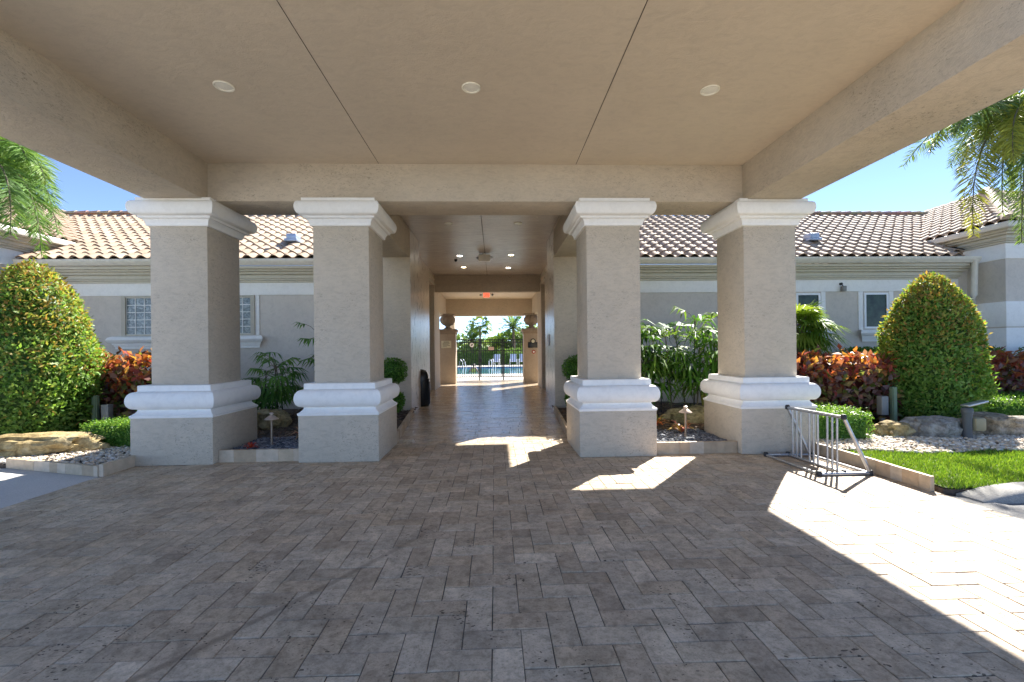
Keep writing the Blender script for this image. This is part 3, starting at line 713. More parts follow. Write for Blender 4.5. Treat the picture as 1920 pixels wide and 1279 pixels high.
def wing(sx):
    lab = 'low stucco wing with tiled roof and glass block window, left of the walkway' if sx < 0 else 'low stucco wing with tiled roof and two narrow windows, right of the walkway'
    root = empty('wing_building', (sx*7.5, YW, 0), lab, 'building')
    pr = lambda mb, n, m, s=None, t=False: part(mb, n, m, root, s, t)
    xa, xb = (-11.66, -2.751) if sx < 0 else (2.191, 12.86)
    pr(MB().box(xa, YW, -.1, xb, YW+.3, 3.7), 'wall', m_wall)
    pr(MB().box(xa, YW-.03, 2.97, min(xb, 12.57), YW+.01, 3.29, bev=.006), 'band', m_white, 40)
    ca, cb = (xa+.15, xb-.002) if sx < 0 else (xb*0+xa+.002, xb-.15)
    if sx > 0: ca, cb = 2.193, 12.5
    else: ca, cb = -11.4, -2.753
    mb = MB(); layers(mb, ca, cb, YW, CORN); pr(mb, 'cornice', m_corn, 40)
    y0 = YW-.60
    pf = [(y0+.16,3.645),(y0+.05,3.645),(y0+.03,3.68),(y0,3.72),(y0-.01,3.76),(y0-.01,3.79),(y0+.01,3.79),(y0+.03,3.73),(y0+.16,3.73)]
    ga, gb = (-11.5, -2.755) if sx < 0 else (2.195, 12.6)
    pr(MB().prism_x(pf, ga, gb), 'gutter', m_gut, 30)
    mb = MB(); roof_plane(mb, (ga if sx < 0 else 2.45, y0+.06, 3.80), (1,0,0), (0,1,0), 8.6 if sx < 0 else 9.75, 5.0, .5, -1.0 if sx < 0 else 0, -1.0 if sx > 0 else 0)
    ridge_caps(mb, (-16, y0+5.06, 6.36) if sx < 0 else (2.45, y0+5.06, 6.36), (-2.95, y0+5.06, 6.36) if sx < 0 else (17, y0+5.06, 6.36))
    pr(mb, 'roof', m_tile, 35, True)
    # windows
    if sx < 0:
        x0, x1, z0, z1 = -9.42, -6.12, 1.95, 2.965
        f = pr(MB().box(x0, YW-.07, z0, x0+.10, YW, z1).box(x1-.10, YW-.07, z0, x1, YW, z1).box(x0+.10, YW-.06, z1-.05, x1-.10, YW, z1).box(x0+.10, YW-.06, z0, x1-.10, YW, z0+.04), 'window', m_frame)
        mb = MB(); mb.box(x0+.10, YW-.012, z0+.04, x1-.10, YW-.006, z1-.05)
        o = mb.build('pane', m_block, f)
        mb = MB(); nx = 14; nz = 5
        for k in range(nx+1): x = x0+.10+(x1-x0-.2)*k/nx; mb.box(x-.008, YW-.026, z0+.04, x+.008, YW-.010, z1-.05)
        for k in range(nz+1): z = z0+.04+(z1-z0-.09)*k/nz; mb.box(x0+.10, YW-.0255, z-.008, x1-.10, YW-.0105, z+.008)
        mb.build('glazing_joint', m_white, f)
        pr(MB().box(x1+.001, YW-.03, 1.95, x1+.10, YW, 2.968, bev=.005), 'trim', m_white, 40)
        sill(-9.72, -5.86, root)
    else:
        for x0, x1 in ((8.06, 8.72), (9.93, 10.60)):
            z0, z1 = 1.97, 2.93
            f = pr(MB().box(x0, YW-.045, z0, x0+.05, YW+.0, z1).box(x1-.05, YW-.045, z0, x1, YW, z1).box(x0+.05, YW-.045, z1-.05, x1-.05, YW, z1).box(x0+.05, YW-.045, z0, x1-.05, YW, z0+.05), 'window', m_pvc)
            o = MB().box(x0+.05, YW-.02, z0+.05, x1-.05, YW-.006, z1-.05).build('pane', m_glass, f)
            for a in (x0-.15, x1+.03): pr(MB().box(a, YW-.03, 1.94, a+.12, YW, 2.968, bev=.005), 'trim', m_white, 40)
            sill(x0-.22, x1+.22, root)
    # roof vent
    vx, vy = (-5.08, 11.85) if sx < 0 else (8.40, 11.85)
    vy = 12.75; vx = vx*12.75/11.85; vz = 3.8+.5*(vy-y0-.06)
    v = pr(MB().box(vx-.17, vy-.22, vz+.05, vx+.17, vy+.20, vz+.12, bev=.01).box(vx-.13, vy-.17, vz+.12, vx+.13, vy+.15, vz+.26, bev=.015), 'roof_vent', m_vent, 40)
    return root

def glass_block():
    m, N, L, b = newmat('glass_block'); co = coords(N)
    v = noise(N, L, co, 9, 4, .7, 1.5)
    L.new(ramp(N, L, v, [(.3, (.05,.065,.07)), (.5, (.22,.26,.27)), (.7, (.50,.55,.55))]), b.inputs['Base Color'])
    b.inputs['Roughness'].default_value = .12; bump(N, L, b, v, .5, .02); return m
m_block = glass_block()
wing(-1); WR = wing(1)

def side_building(sx, wx, fy):
    lab = 'taller tiled building corner at the left edge behind the palm fronds' if sx < 0 else 'taller tiled building corner with white lower wall and downspout at the right edge'
    root = empty('side_building', (sx*wx, fy+.5, 0), lab, 'building')
    pr = lambda mb, n, m, s=None, t=False: part(mb, n, m, root, s, t)
    Z = lambda z: 1.5+(z-1.5)*1.053
    def bx(mb, o, z0, z1, bev=0):           # outwards offset o from the wall planes X=wx, Y=fy
        a, b = sorted((sx*(wx-o), sx*21)); mb.box(a, fy-o, z0, b, 22, z1, bev=bev)
    mb = MB(); bx(mb, 0, -.1, Z(4.2)); pr(mb, 'wall', m_wall)
    mb = MB(); bx(mb, .03, -.05, 1.92, .008); bx(mb, .03, 1.95, 2.585, .008); pr(mb, 'white_base', m_white, 40)
    mb = MB(); bx(mb, .03, Z(3.55), Z(3.92), .006); pr(mb, 'band', m_white, 40)
    mb = MB()
    for z0, z1, o in ((3.92,3.97,.08),(3.97,4.01,.13),(4.01,4.09,.18),(4.09,4.14,.28),(4.14,4.19,.36)): bx(mb, o, Z(z0), Z(z1), .008)
    pr(mb, 'cornice', m_corn, 40)
    mb = MB(); bx(mb, .52, Z(4.19), Z(4.33), .02); pr(mb, 'gutter', m_gut, 40)
    mb = MB(); ex = wx-.46; ey = fy-.46; ez = Z(4.34)
    if sx > 0:
        roof_plane(mb, (ex, ey, ez), (0,1,0), (1,0,0), 10, 4.5, .5, 1, 0)
        roof_plane(mb, (ex, ey, ez), (1,0,0), (0,1,0), 10, 4.5, .5, 1, 0)
        ridge_caps(mb, (ex-.05,ey-.05,ez+.02), (ex+4.4,ey+4.4,ez+2.25), .12)
    else:
        roof_plane(mb, (-ex, ey+10, ez), (0,-1,0), (-1,0,0), 10, 4.5, .5, 0, 1)
        roof_plane(mb, (-ex-10, ey, ez), (1,0,0), (0,1,0), 10, 4.5, .5, 0, 1)
        ridge_caps(mb, (-ex+.05,ey-.05,ez+.02), (-ex-4.4,ey+4.4,ez+2.25), .12)
    pr(mb, 'roof', m_tile, 35, True)
    if sx > 0:
        pr(MB().tube([(12.46,11.44,3.72),(12.52,11.50,3.5),(12.52,11.52,2.80),(12.58,11.62,2.62),(12.82,11.95,2.40)], .07, 10), 'downspout', m_gut, 60)
side_building(-1, 11.65, 10.5); side_building(1, 12.85, 11.06)

t = empty('security_camera', (9.28, YW-.03, 3.17), 'small dark security camera on the white band of the right wing', 'camera')
MB().lathe([(.035,0),(.035,.05),(.02,.06)], n=12).build('mount', m_black, t, 40).rotation_euler = (R(90),0,0)
MB().box(-.02,-.12,-.20,.09,-.02,-.06,bev=.015).build('body', m_gbox, t, 40)
MB().tube([(0,-.05,0),(.03,-.07,-.08)], .012, 8).build('arm', m_black, t)

# ================================================================== BIKE RACK
def bike_rack():
    t = empty('bike_rack', (4.02, 5.66, 0), 'galvanised grid bike rack standing on the pavers before the rightmost column', 'bike rack')
    def L(x, y, z): return (x-4.02, y-5.66, z)
    r = .021
    A = L(3.70,6.16,r); B = L(3.74,5.22,r); Cc = L(4.34,5.17,r); D = L(4.29,6.12,r)
    m0 = L(4.01,6.16,r); m1 = L(4.05,5.20,r); T0 = L(4.01,6.16,.665); T1 = L(4.055,5.20,.668)
    for n, a, b, rr in (('foot_rail', A, D, r), ('foot_rail', (B[0]-.0,B[1]-.045,r), (Cc[0]+.03,Cc[1]-.0,r), r), ('side_rail', A, B, .016), ('side_rail', D, Cc, .016), ('bottom_rail', m0, m1, .017), ('top_rail', T0, T1, .02), ('brace', D, T0, .019), ('brace', Cc, T1, .022)):
        MB().tube([a, b], rr, 12).build(n, m_galv, t, 40)
    for k in (.105,.188,.267,.428,.504,.578,.74,.82,.898):
        p = Vector(m0).lerp(Vector(m1), k); q = Vector(T0).lerp(Vector(T1), k)
        MB().tube([p, q], .0125, 10).build('upright', m_galv, t, 40)
    for p in (A, (B[0],B[1]-.04,B[2]), Cc, D, m0, m1, T0, T1):
        mb = MB(); mb.lathe([(.02,-.028),(.03,-.02),(.03,.02),(.02,.034)], p[0], p[1], p[2]+.004, 12); mb.build('end_cap', m_rubber, t, 40)
bike_rack()

# ================================================================== LIGHTS, POSTS, BOXES IN THE BEDS
def path_light(x, y, z, label):
    t = empty('path_light', (x, y, z), label, 'path light', 'mushroom path lights in the slate beds')
    MB().tube([(0,0,0),(0,0,.40)], .016, 10).build('stem', m_bronze, t, 60)
    MB().lathe([(.10,.385),(.097,.39),(.05,.43),(.022,.445),(.022,.46),(.032,.465),(.032,.475),(.015,.485)], n=24).build('shade', m_copper, t, 35)
path_light(-3.33, 6.95, .12, 'copper mushroom path light in the slate bed left of the walkway')
path_light(2.93, 6.98, .12, 'copper mushroom path light in the slate bed right of the walkway')
def util(x, y, flip, label):
    t = empty('utility_post', (x, y, .04), label, 'utility post', 'utility posts behind the cone shrubs')
    s = -1 if flip else 1
    MB().box(.11*s-.045,-.03,0,.11*s+.045,.03,.72).box(.11*s-.03,-.045,0,.11*s+.03,-.03,.70).build('channel_post', m_gpost, t)
    MB().box(-.10*s-.065,-.07,.22,-.10*s+.065,.05,.56,bev=.012).build('box', m_gbox, t, 40)
    MB().box(-.10*s-.03,-.02,0,-.10*s+.03,.03,.16).build('leg', m_gbox, t)
util(7.05, 8.0, False, 'grey box and green post beside the right cone shrub')
util(-7.06, 8.5, True, 'grey box and green post beside the left cone shrub')
t = empty('spotlight', (7.15, 6.70, .08), 'weathered spotlight with tan side box and flat hood among the right rocks', 'spotlight')
MB().lathe([(.06,0),(.06,.38),(.072,.385),(.072,.45),(.055,.47)], n=16).build('body', m_dgrey, t, 40)
MB().box(.05,-.09,.12,.22,.07,.32,bev=.03).build('junction_box', plain('tan_plastic', (.30,.26,.16), .6), t, 40)
o = MB().box(-.05,-.06,0,.34,.06,.03,bev=.01).build('hood', m_galv, t, 40); o.location = (0,0,.49); o.rotation_euler = (0,R(-9),R(8))
t = empty('garden_stake', (3.62, 9.9, .09), 'thin dark stake standing in the mulch right of the walkway', 'stake')
MB().tube([(0,0,0),(0,0,.40)], .014, 8).build('rod', m_black, t, 40); MB().lathe([(.03,.40),(.03,.43),(.01,.44)], n=10).build('cap', m_black, t)

# ================================================================== ROCKS
def rock(name, loc, size, mat, label, seed, rz=0):
    r2 = random.Random(seed); bm = bmesh.new(); bmesh.ops.create_icosphere(bm, subdivisions=4, radius=1)
    from mathutils import noise as mn
    off = Vector((seed*3.1, seed*1.7, seed*.9))
    for v in bm.verts:
        p = v.co.copy(); d = mn.fractal(p*1.1+off, 1, 2, 4)*.38+mn.fractal(p*3.6+off, .8, 2, 4)*.14-abs(mn.noise(p*2.3+off))*.16
        p = p*(1+d)
        if p.z > .55: p.z = .55+(p.z-.55)*.5
        v.co = (p.x*size[0], p.y*size[1], max(p.z, -.35)*size[2])
    me = bpy.data.meshes.new(name); bm.to_mesh(me); bm.free()
    me.polygons.foreach_set('use_smooth', [True]*len(me.polygons)); me.set_sharp_from_angle(angle=R(38))
    o = link(name, me, mat); o.location = loc; o.rotation_euler = (0,0,rz); return tag(o, label, 'rock', 'landscape boulders in the beds')
rock('boulder', (-6.75,7.05,.14), (.78,.34,.27), m_rocky, 'long flat ochre boulder before the left cone shrub', 3, .18)
rock('boulder', (-4.30,8.75,.17), (.42,.30,.34), m_rockm, 'mossy boulder behind the left path light', 5, .3)
rock('boulder', (3.85,8.7,.15), (.62,.34,.28), m_rockm, 'low mossy boulder behind the right path light', 8, .1)
rock('boulder', (6.30,7.08,.12), (.27,.22,.24), m_rocky, 'small ochre boulder before the right cone shrub', 11, .3)
rock('boulder', (6.88,6.98,.12), (.46,.28,.36), m_rockg, 'pale grey pointed boulder left of the spotlight', 14, -.1)
rock('boulder', (8.05,7.12,.12), (.72,.34,.36), m_rockb, 'large brown and grey boulder right of the spotlight', 21, .05)

# ================================================================== FOLIAGE TOOLS
def unit(a): return a/np.maximum(np.linalg.norm(a, axis=1, keepdims=True), 1e-9)
def leaf_quads(p, d, nrm, L, W, fold=.25, droop=.15):
    """p base (n,3), d direction, nrm approx leaf normal"""
    d = unit(d); s = unit(np.cross(d, nrm)); n = unit(np.cross(s, d))
    L = L[:, None]; W = W[:, None]
    m = p+d*L*.45
    tip = p+d*L-n*L*droop
    V = np.stack([p, m+s*W+n*W*fold, tip, m-s*W+n*W*fold], 1).reshape(-1, 3)
    F = np.arange(len(p)*4).reshape(-1, 4)
    return V, F
def pick(cols, n, wts=None, jit=.22):
    c = np.array(cols)[rng.choice(len(cols), n, p=wts)]
    return c*(1+rng.uniform(-jit, jit, (n, 1)))
def cloud(p, nrm, L0, W0, spread=.8, upb=.25):
    n = len(p); d = nrm*.45+rng.normal(0, spread*.85, (n,3)); d[:,2] += upb
    ln = rng.normal(0, .34, (n,3))+nrm*1.0+np.array([0,0,.25])
    L = L0*rng.uniform(.65, 1.25, n); W = W0*rng.uniform(.7, 1.2, n)
    return leaf_quads(p, d, ln, L, W)
def lump(p, s=1.0, ph=0):
    return (np.sin(p[:,0]*3.1*s+ph)*np.sin(p[:,1]*2.7*s+1.3+ph)+np.sin(p[:,2]*3.7*s+.5+ph)*.7+np.sin(p[:,0]*7.1*s+p[:,2]*6.3*s+ph)*.4)/2.1

def cone_shrub(loc, h, rmax, label, seed, n=17000):
    t = empty('cone_shrub', loc, label, 'shrub', 'clipped cone shrubs')
    u = rng.random(n*2); th = rng.uniform(0, 2*np.pi, n*2)
    def Rz(z):                                            # z 0..1: blunt egg, widest at about a third
        return rmax*np.where(z < .32, .80+.20*np.sin(z/.32*np.pi/2), np.power(np.clip(1-((z-.32)/.68)**1.9, 0, 1), .61))
    keep = rng.random(n*2) < (Rz(u)/rmax*.9+.12); u = u[keep][:n]; th = th[keep][:n]; n = len(u)
    q = np.stack([np.cos(th)*Rz(u), np.sin(th)*Rz(u), u*h], 1)
    k = 1+.085*lump(q*1.4, 1, seed)+.05*lump(q*3.3, 1, seed+1)-np.abs(rng.normal(0, .08, n))+(rng.random(n) < .05)*rng.uniform(0, .11, n)
    p = q.copy(); p[:,:2] *= k[:,None]; p[:,2] += rng.normal(0,.03,n)+(u > .9)*.03*lump(q*2)
    nr = np.stack([np.cos(th)*.9, np.sin(th)*.9, np.clip(u-.25, 0, 1)*1.1], 1)
    V, F = cloud(p, unit(nr), .082, .019, .7, .25)
    C = pick([(.14,.29,.05),(.18,.35,.06),(.23,.40,.075),(.30,.45,.11)], n)
    # new growth: orange-bronze tips, mostly towards the top
    pr = np.clip((u-.25)*1.35+.25*lump(q*2.2, 1, seed+2), .03, .90)
    hot = rng.random(n) < pr*.85
    C[hot] = pick([(.40,.32,.08),(.42,.26,.08),(.38,.40,.09),(.34,.40,.09)], hot.sum())
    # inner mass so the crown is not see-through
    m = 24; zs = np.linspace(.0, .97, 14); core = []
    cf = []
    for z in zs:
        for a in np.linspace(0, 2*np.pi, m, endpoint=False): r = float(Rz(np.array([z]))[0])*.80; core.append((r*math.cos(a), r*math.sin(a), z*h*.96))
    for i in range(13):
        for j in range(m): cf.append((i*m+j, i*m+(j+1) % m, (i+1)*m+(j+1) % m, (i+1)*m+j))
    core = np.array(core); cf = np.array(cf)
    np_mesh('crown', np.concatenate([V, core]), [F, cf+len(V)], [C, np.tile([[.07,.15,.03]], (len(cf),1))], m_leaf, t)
    MB().tube([(0,0,-.1),(0,0,.5)], .07, 10).build('trunk', m_wood, t)
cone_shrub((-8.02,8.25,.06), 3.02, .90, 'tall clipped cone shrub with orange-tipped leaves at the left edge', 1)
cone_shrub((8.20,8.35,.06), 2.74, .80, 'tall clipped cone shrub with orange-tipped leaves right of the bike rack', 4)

def box_hedge(x0, y0, x1, y1, z0, z1, label, name='box_hedge', cols=None, L0=.035, W0=.011, dens=2600, rag=.025, hot=None, cat='hedge', spread=.9, ins=.1, group=None):
    cols = cols or [(.10,.24,.035),(.14,.30,.05),(.19,.36,.06),(.24,.40,.09)]
    lx, ly, lz = x1-x0, y1-y0, z1-z0
    P_ = []; Nn = []
    for ax, area in (((0,0,1), lx*ly), ((0,-1,0), lx*lz), ((-1,0,0), ly*lz), ((1,0,0), ly*lz), ((0,1,0), lx*lz*.4)):
        n = int(area*dens); q = rng.random((n,3))*[lx,ly,lz]+[x0,y0,z0]; ax = np.array(ax)
        for k in range(3):
            if ax[k] > 0: q[:,k] = [x1,y1,z1][k]
            elif ax[k] < 0: q[:,k] = [x0,y0,z0][k]
        P_.append(q); Nn.append(np.tile(ax, (n,1)).astype(float))
    p = np.concatenate(P_); nr = np.concatenate(Nn); c = np.array([(x0+x1)/2,(y0+y1)/2,(z0+z1)/2])
    hs = np.array([lx,ly,lz])/2; rel = (p-c)/hs; k = np.clip(np.sort(np.abs(rel),1)[:,1]-.75, 0, 1)     # rounded edges
    p = p-nr*(k[:,None]**2)*min(hs)*1.4
    p += nr*(rag*lump(p*2.4, 1, x0)+rng.normal(0, rag, len(p)))[:,None]
    V, F = cloud(p-c, unit(nr+np.array([0,0,.25])), L0, W0, spread, .3)
    C = pick(cols, len(p))
    if hot is not None:
        pr = np.clip((p[:,2]-z0)/lz, 0, 1)
        hb = rng.random(len(p)) < np.clip((pr-.45)*1.5+.15*lump(p*3), 0.03, .9)
        C[hb] = pick(hot, hb.sum())
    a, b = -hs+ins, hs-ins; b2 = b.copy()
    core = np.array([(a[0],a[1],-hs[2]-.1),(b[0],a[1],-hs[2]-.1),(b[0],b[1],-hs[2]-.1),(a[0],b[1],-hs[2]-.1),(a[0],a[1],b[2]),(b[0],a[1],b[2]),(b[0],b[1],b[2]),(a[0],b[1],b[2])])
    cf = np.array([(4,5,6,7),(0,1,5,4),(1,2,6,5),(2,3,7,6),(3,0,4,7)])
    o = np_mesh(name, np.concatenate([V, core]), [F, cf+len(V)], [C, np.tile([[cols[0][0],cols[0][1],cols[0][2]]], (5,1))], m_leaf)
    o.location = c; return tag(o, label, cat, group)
G = 'clipped low box hedges'
box_hedge(-6.40,7.3,-5.0,8.1,.06,.42, 'low clipped green box hedge beside the leftmost column', group=G, ins=.05)
box_hedge(4.62,6.75,5.70,7.9,.06,.48, 'low clipped green box hedge behind the bike rack', group=G, ins=.05)
box_hedge(8.85,7.75,11.6,8.9,.06,.50, 'low clipped green box hedge at the right edge behind the large boulder', group=G, ins=.05, dens=1800)
CRO = [(.20,.07,.06),(.30,.14,.12),(.15,.18,.06),(.28,.20,.10),(.34,.22,.22),(.20,.13,.13),(.36,.27,.10)]
HOT = [(.52,.13,.06),(.58,.22,.07),(.45,.09,.07),(.56,.30,.09),(.36,.14,.10),(.30,.16,.14)]
G = 'croton hedges'
box_hedge(-9.4,8.8,-5.6,9.5,.05,1.32, 'red and bronze croton hedge behind the left cone shrub', 'croton_hedge', CRO+[(.16,.22,.05)]*2, .16, .046, 380, .08, HOT, spread=.9, ins=.2, group=G)
box_hedge(5.2,8.3,7.45,9.0,.05,1.20, 'red and bronze croton hedge between the rightmost column and the cone shrub', 'croton_hedge', CRO+[(.16,.22,.05)], .16, .046, 420, .08, HOT, spread=.9, ins=.2, group=G)
box_hedge(9.1,9.1,14.5,9.9,.05,1.12, 'purple and red croton hedge at the right edge', 'croton_hedge', CRO+[(.36,.14,.20)]*3, .16, .046, 380, .08, HOT, spread=.9, ins=.2, group=G)
box_hedge(8.5,10.35,12.0,11.1,.05,1.40, 'bright green clipped hedge against the right wing wall', 'green_hedge', [(.10,.22,.03),(.14,.28,.04),(.18,.32,.05)], .06, .018, 900, .03, ins=.12)
box_hedge(12.2,9.95,15.5,10.3,.05,1.40, 'bright green clipped hedge along the white corner building', 'green_hedge', [(.10,.22,.03),(.14,.28,.04),(.18,.32,.05)], .06, .018, 900, .03, ins=.12)

def ball(t, c, r, n=1500, nm='ball_crown'):
    v = unit(rng.normal(0,1,(n,3))); p = np.array(c)+v*r*(1+rng.normal(0,.045,(n,1))+.05*lump(v*3)[:,None])
    V, F = cloud(p, v, .05, .014, .8, .2)
    m = 14; core = [tuple(np.array(c)+r*.86*np.array((math.sin(a)*math.cos(b), math.sin(a)*math.sin(b), math.cos(a)))) for a in np.linspace(.05, math.pi-.05, 8) for b in np.linspace(0, 2*math.pi, m, endpoint=False)]
    cf = np.array([(i*m+j, i*m+(j+1) % m, (i+1)*m+(j+1) % m, (i+1)*m+j) for i in range(7) for j in range(m)])
    np_mesh(nm, np.concatenate([V, np.array(core)]), [F, cf+len(V)], [pick([(.09,.24,.03),(.12,.30,.04),(.17,.36,.06)], n), np.tile([[.06,.14,.024]], (len(cf),1))], m_leaf, t)
def ball_topiary(x, y, label):
    t = empty('ball_topiary', (x, y, .09), label, 'topiary', 'two-ball topiaries flanking the walkway')
    MB().tube([(0,0,0),(0,0,1.0)], .018, 8).build('stem', m_wood, t)
    ball(t, (0,0,.30), .22); ball(t, (0,0,.97), .275)
ball_topiary(-2.24, 10.2, 'two-ball green topiary left of the walkway')
ball_topiary(1.80, 10.2, 'two-ball green topiary half hidden right of the walkway')

# ------------------------------------------------------------------ palms
class FM:
    def __init__(s): s.v = []; s.f3 = []; s.f4 = []; s.c3 = []; s.c4 = []
    def seg(s, a, b, side, w, tip, c, nrm):
        n = len(s.v); m = a.lerp(b, .5)+nrm*w*.15
        s.v += [a-side*w*.25, a+side*w*.25, b+side*w, tip, b-side*w]
        s.f4.append((n, n+1, n+2, n+4)); s.f3.append((n+4, n+2, n+3)); s.c4.append(c); s.c3.append(c)
    def build(s, name, mat, parent):
        V = np.array([tuple(x) for x in s.v]); return np_mesh(name, V, [np.array(s.f4), np.array(s.f3)], [np.array(s.c4), np.array(s.c3)], mat, parent)
def rv(a=1): return Vector((random.gauss(0,a), random.gauss(0,a), random.gauss(0,a)))
def jit(c, k=.2): j = random.uniform(1-k, 1+k); return tuple(x*j for x in c)
def fan(fm, p, d, L, nseg, arc, w, droop, cols):
    """palmate leaf at p opening along d"""
    d = d.normalized(); s = d.cross(Vector((0,0,1)))
    s = s.normalized() if s.length > .05 else Vector((1,0,0)); u = s.cross(d).normalized(); base = random.choice(cols)
    for k in range(nseg):
        a = arc*(k/(nseg-1)-.5)*2 if nseg > 1 else 0
        e = (d*math.cos(a)+s*math.sin(a)+u*.12*math.cos(a)).normalized(); l = L*random.uniform(.86,1.08)*(1-.22*abs(a/arc)**2)
        mid = p+e*l*.55-Vector((0,0,1))*droop*l*.18; tip = p+e*l*.93-Vector((0,0,1))*droop*l*random.uniform(.5,.95)
        side = e.cross(u).normalized(); side = (side+u*random.uniform(-.35,.35)).normalized()
        fm.seg(p+e*.01, mid, side, w*random.uniform(.8,1.15), tip, jit(base,.18), u)
def lady_palm(loc, canes, label, cols, L=.34, nseg=9, group='lady palms against the wing walls', wd=.024, spread=.32, per=(8,12)):
    """canes: (dx, dy, height)"""
    t = empty('lady_palm', loc, label, 'palm', group); fm = FM(); cm = MB()
    for dx, dy, h in canes:
        lean = Vector((random.uniform(-.12,.12), random.uniform(-.12,.05), 0)); top = Vector((dx,dy,0))+lean*h+Vector((0,0,h))
        cm.tube([(dx,dy,0), Vector((dx,dy,h*.5))+lean*h*.4, top], .017, 6, r1=.011)
        for k in range(random.randint(*per)):
            z = h*random.uniform(.40, 1.0); b = Vector((dx,dy,0)).lerp(top, z/h); az = random.uniform(0, 2*math.pi)
            pd = Vector((math.cos(az), math.sin(az), random.uniform(.05,.75)+(.6 if z > h*.85 else 0))).normalized(); pl = spread*random.uniform(.6,1.25)
            e = b+pd*pl-Vector((0,0,.03)); cm.tube([b, b+pd*pl*.5+Vector((0,0,.02)), e], .005, 5)
            dd = (pd+Vector((0,0,-.35))).normalized(); fan(fm, e, dd, L*random.uniform(.8,1.15), random.choice([nseg-2,nseg,nseg+1]), R(random.uniform(75,105)), wd, random.uniform(.6,1.15), cols)
    fm.build('foliage', m_palm, t); cm.build('cane', m_cane, t, 60)
GP = [(.07,.19,.03),(.09,.23,.035),(.12,.26,.04),(.16,.28,.05)]
GD = [(.09,.22,.05),(.12,.27,.06),(.16,.33,.07)]
lady_palm((-4.55,9.75,.09), [(-.25,0,1.0),(-.05,.15,1.2),(.15,-.05,1.15),(-.35,.2,.75),(.05,-.15,.8)], 'short feathery lady palm behind the mossy boulder left of the walkway', GD, .40, 8, per=(12,16), wd=.023)
lady_palm((-3.80,10.3,.09), [(0,0,2.0),(.15,.1,1.7),(-.12,.1,1.45),(.3,0,2.1)], 'tall thin lady palm rising behind the column left of the walkway', GD, .40, 8, per=(8,11), wd=.023)
lady_palm((2.80,9.25,.09), [(-.3,0,1.7),(-.05,.2,1.85),(.15,0,1.65),(.35,.2,1.75),(0,-.2,1.3)], 'leafy lady palm right of the walkway half hidden by its column', GP, .50, 8, per=(15,20), wd=.027, spread=.34)
lady_palm((3.92,9.05,.09), [(-.35,.1,1.65),(-.1,0,1.8),(.12,.15,2.05),(.35,0,1.9),(0,-.25,1.4),(.25,-.2,1.5)], 'dense bright lady palm between the two right columns', GP, .50, 8, per=(15,20), wd=.027, spread=.34)

def fan_palm(loc, h, nl, L, label, cols, droopy=1.0, nseg=22, name='fan_palm', group=None, pet=.55, trunk_r=.07, wd=.028):
    t = empty(name, loc, label, 'palm', group); fm = FM(); cm = MB()
    cm.tube([(0,0,-.1),(.02,0,h*.5),(0,0,h)], trunk_r, 10, r1=trunk_r*.8)
    for k in range(nl):
        az = k*2.399+random.uniform(-.2,.2); el = 1.15-1.75*(k/nl); el += random.uniform(-.15,.15)
        pd = Vector((math.cos(az)*math.cos(el), math.sin(az)*math.cos(el), math.sin(el))); b = Vector((0,0,h)); e = b+pd*pet*random.uniform(.8,1.2)
        cm.tube([b, e], .012, 5)
        fan(fm, e, (pd+Vector((0,0,-.25*droopy))).normalized(), L*random.uniform(.85,1.1), nseg, R(random.uniform(95,125)), wd, random.uniform(.35,.8)*droopy, cols)
    fm.build('crown', m_palm, t); cm.build('trunk', m_wood, t, 60)
fan_palm((6.55,9.75,.05), 1.80, 46, .60, 'round fan palm with drooping leaves before the narrow windows of the right wing', [(.15,.27,.03),(.20,.32,.04),(.24,.34,.05),(.12,.24,.03)], 1.0, nseg=26, wd=.020, pet=.40)

def pinnate(fm, cm, pts, nl, Lmax, cols, w=.016, plum=1.0, droop=.6):
    """one feather frond along the polyline pts (bezier control points b, c, e)"""
    b, c, e = [Vector(p) for p in pts]
    B = lambda s: b*(1-s)**2+c*2*s*(1-s)+e*s*s
    cm.tube([B(k/9) for k in range(10)], .022, 6, r1=.006)
    base = random.choice(cols)
    for k in range(nl):
        s = .10+.90*(k+random.random()*.5)/nl; p = B(s); tg = (B(min(s+.02,1))-B(s-.02)).normalized()
        sd = tg.cross(Vector((0,0,1))); sd = sd.normalized() if sd.length > .1 else Vector((1,0,0)); uu = sd.cross(tg).normalized()
        for sg in (-1, 1):
            l = Lmax*(math.sin(math.pi*min(.12+s*.88, .97))**.55)*random.uniform(.8,1.1)
            tw = random.uniform(-1,1)*plum
            d = (sd*sg*math.cos(tw)+uu*math.sin(tw)*.9+tg*random.uniform(.45,.8)).normalized()
            mid = p+d*l*.55-Vector((0,0,1))*l*droop*.12; tip = p+d*l-Vector((0,0,1))*l*droop*random.uniform(.3,.6)
            side = d.cross(uu+rv(.4)).normalized()
            fm.seg(p, mid, side, w*random.uniform(.8,1.2), tip, jit(base,.25), uu)
def feather_palm(loc, h, fronds, label, cols, nl, Lmax, w, trunk_r=.14, name='feather_palm', group=None, plum=1.0, droop=.6):
    t = empty(name, loc, label, 'palm', group); fm = FM(); cm = MB()
    for q in fronds: pinnate(fm, cm, q, nl, Lmax, cols, w, plum, droop)
    fm.build('frond', m_palm, t); cm.build('stalk', m_cane, t, 60)
    MB().tube([(0,0,-.1),(.03,.02,h*.5),(0,0,h)], trunk_r, 12, r1=trunk_r*.75).build('trunk', m_wood, t, 60)
GF = [(.15,.28,.06),(.19,.34,.07),(.25,.38,.10),(.13,.24,.07)]
GY = [(.17,.27,.07),(.24,.33,.07),(.36,.38,.07),(.15,.24,.08)]
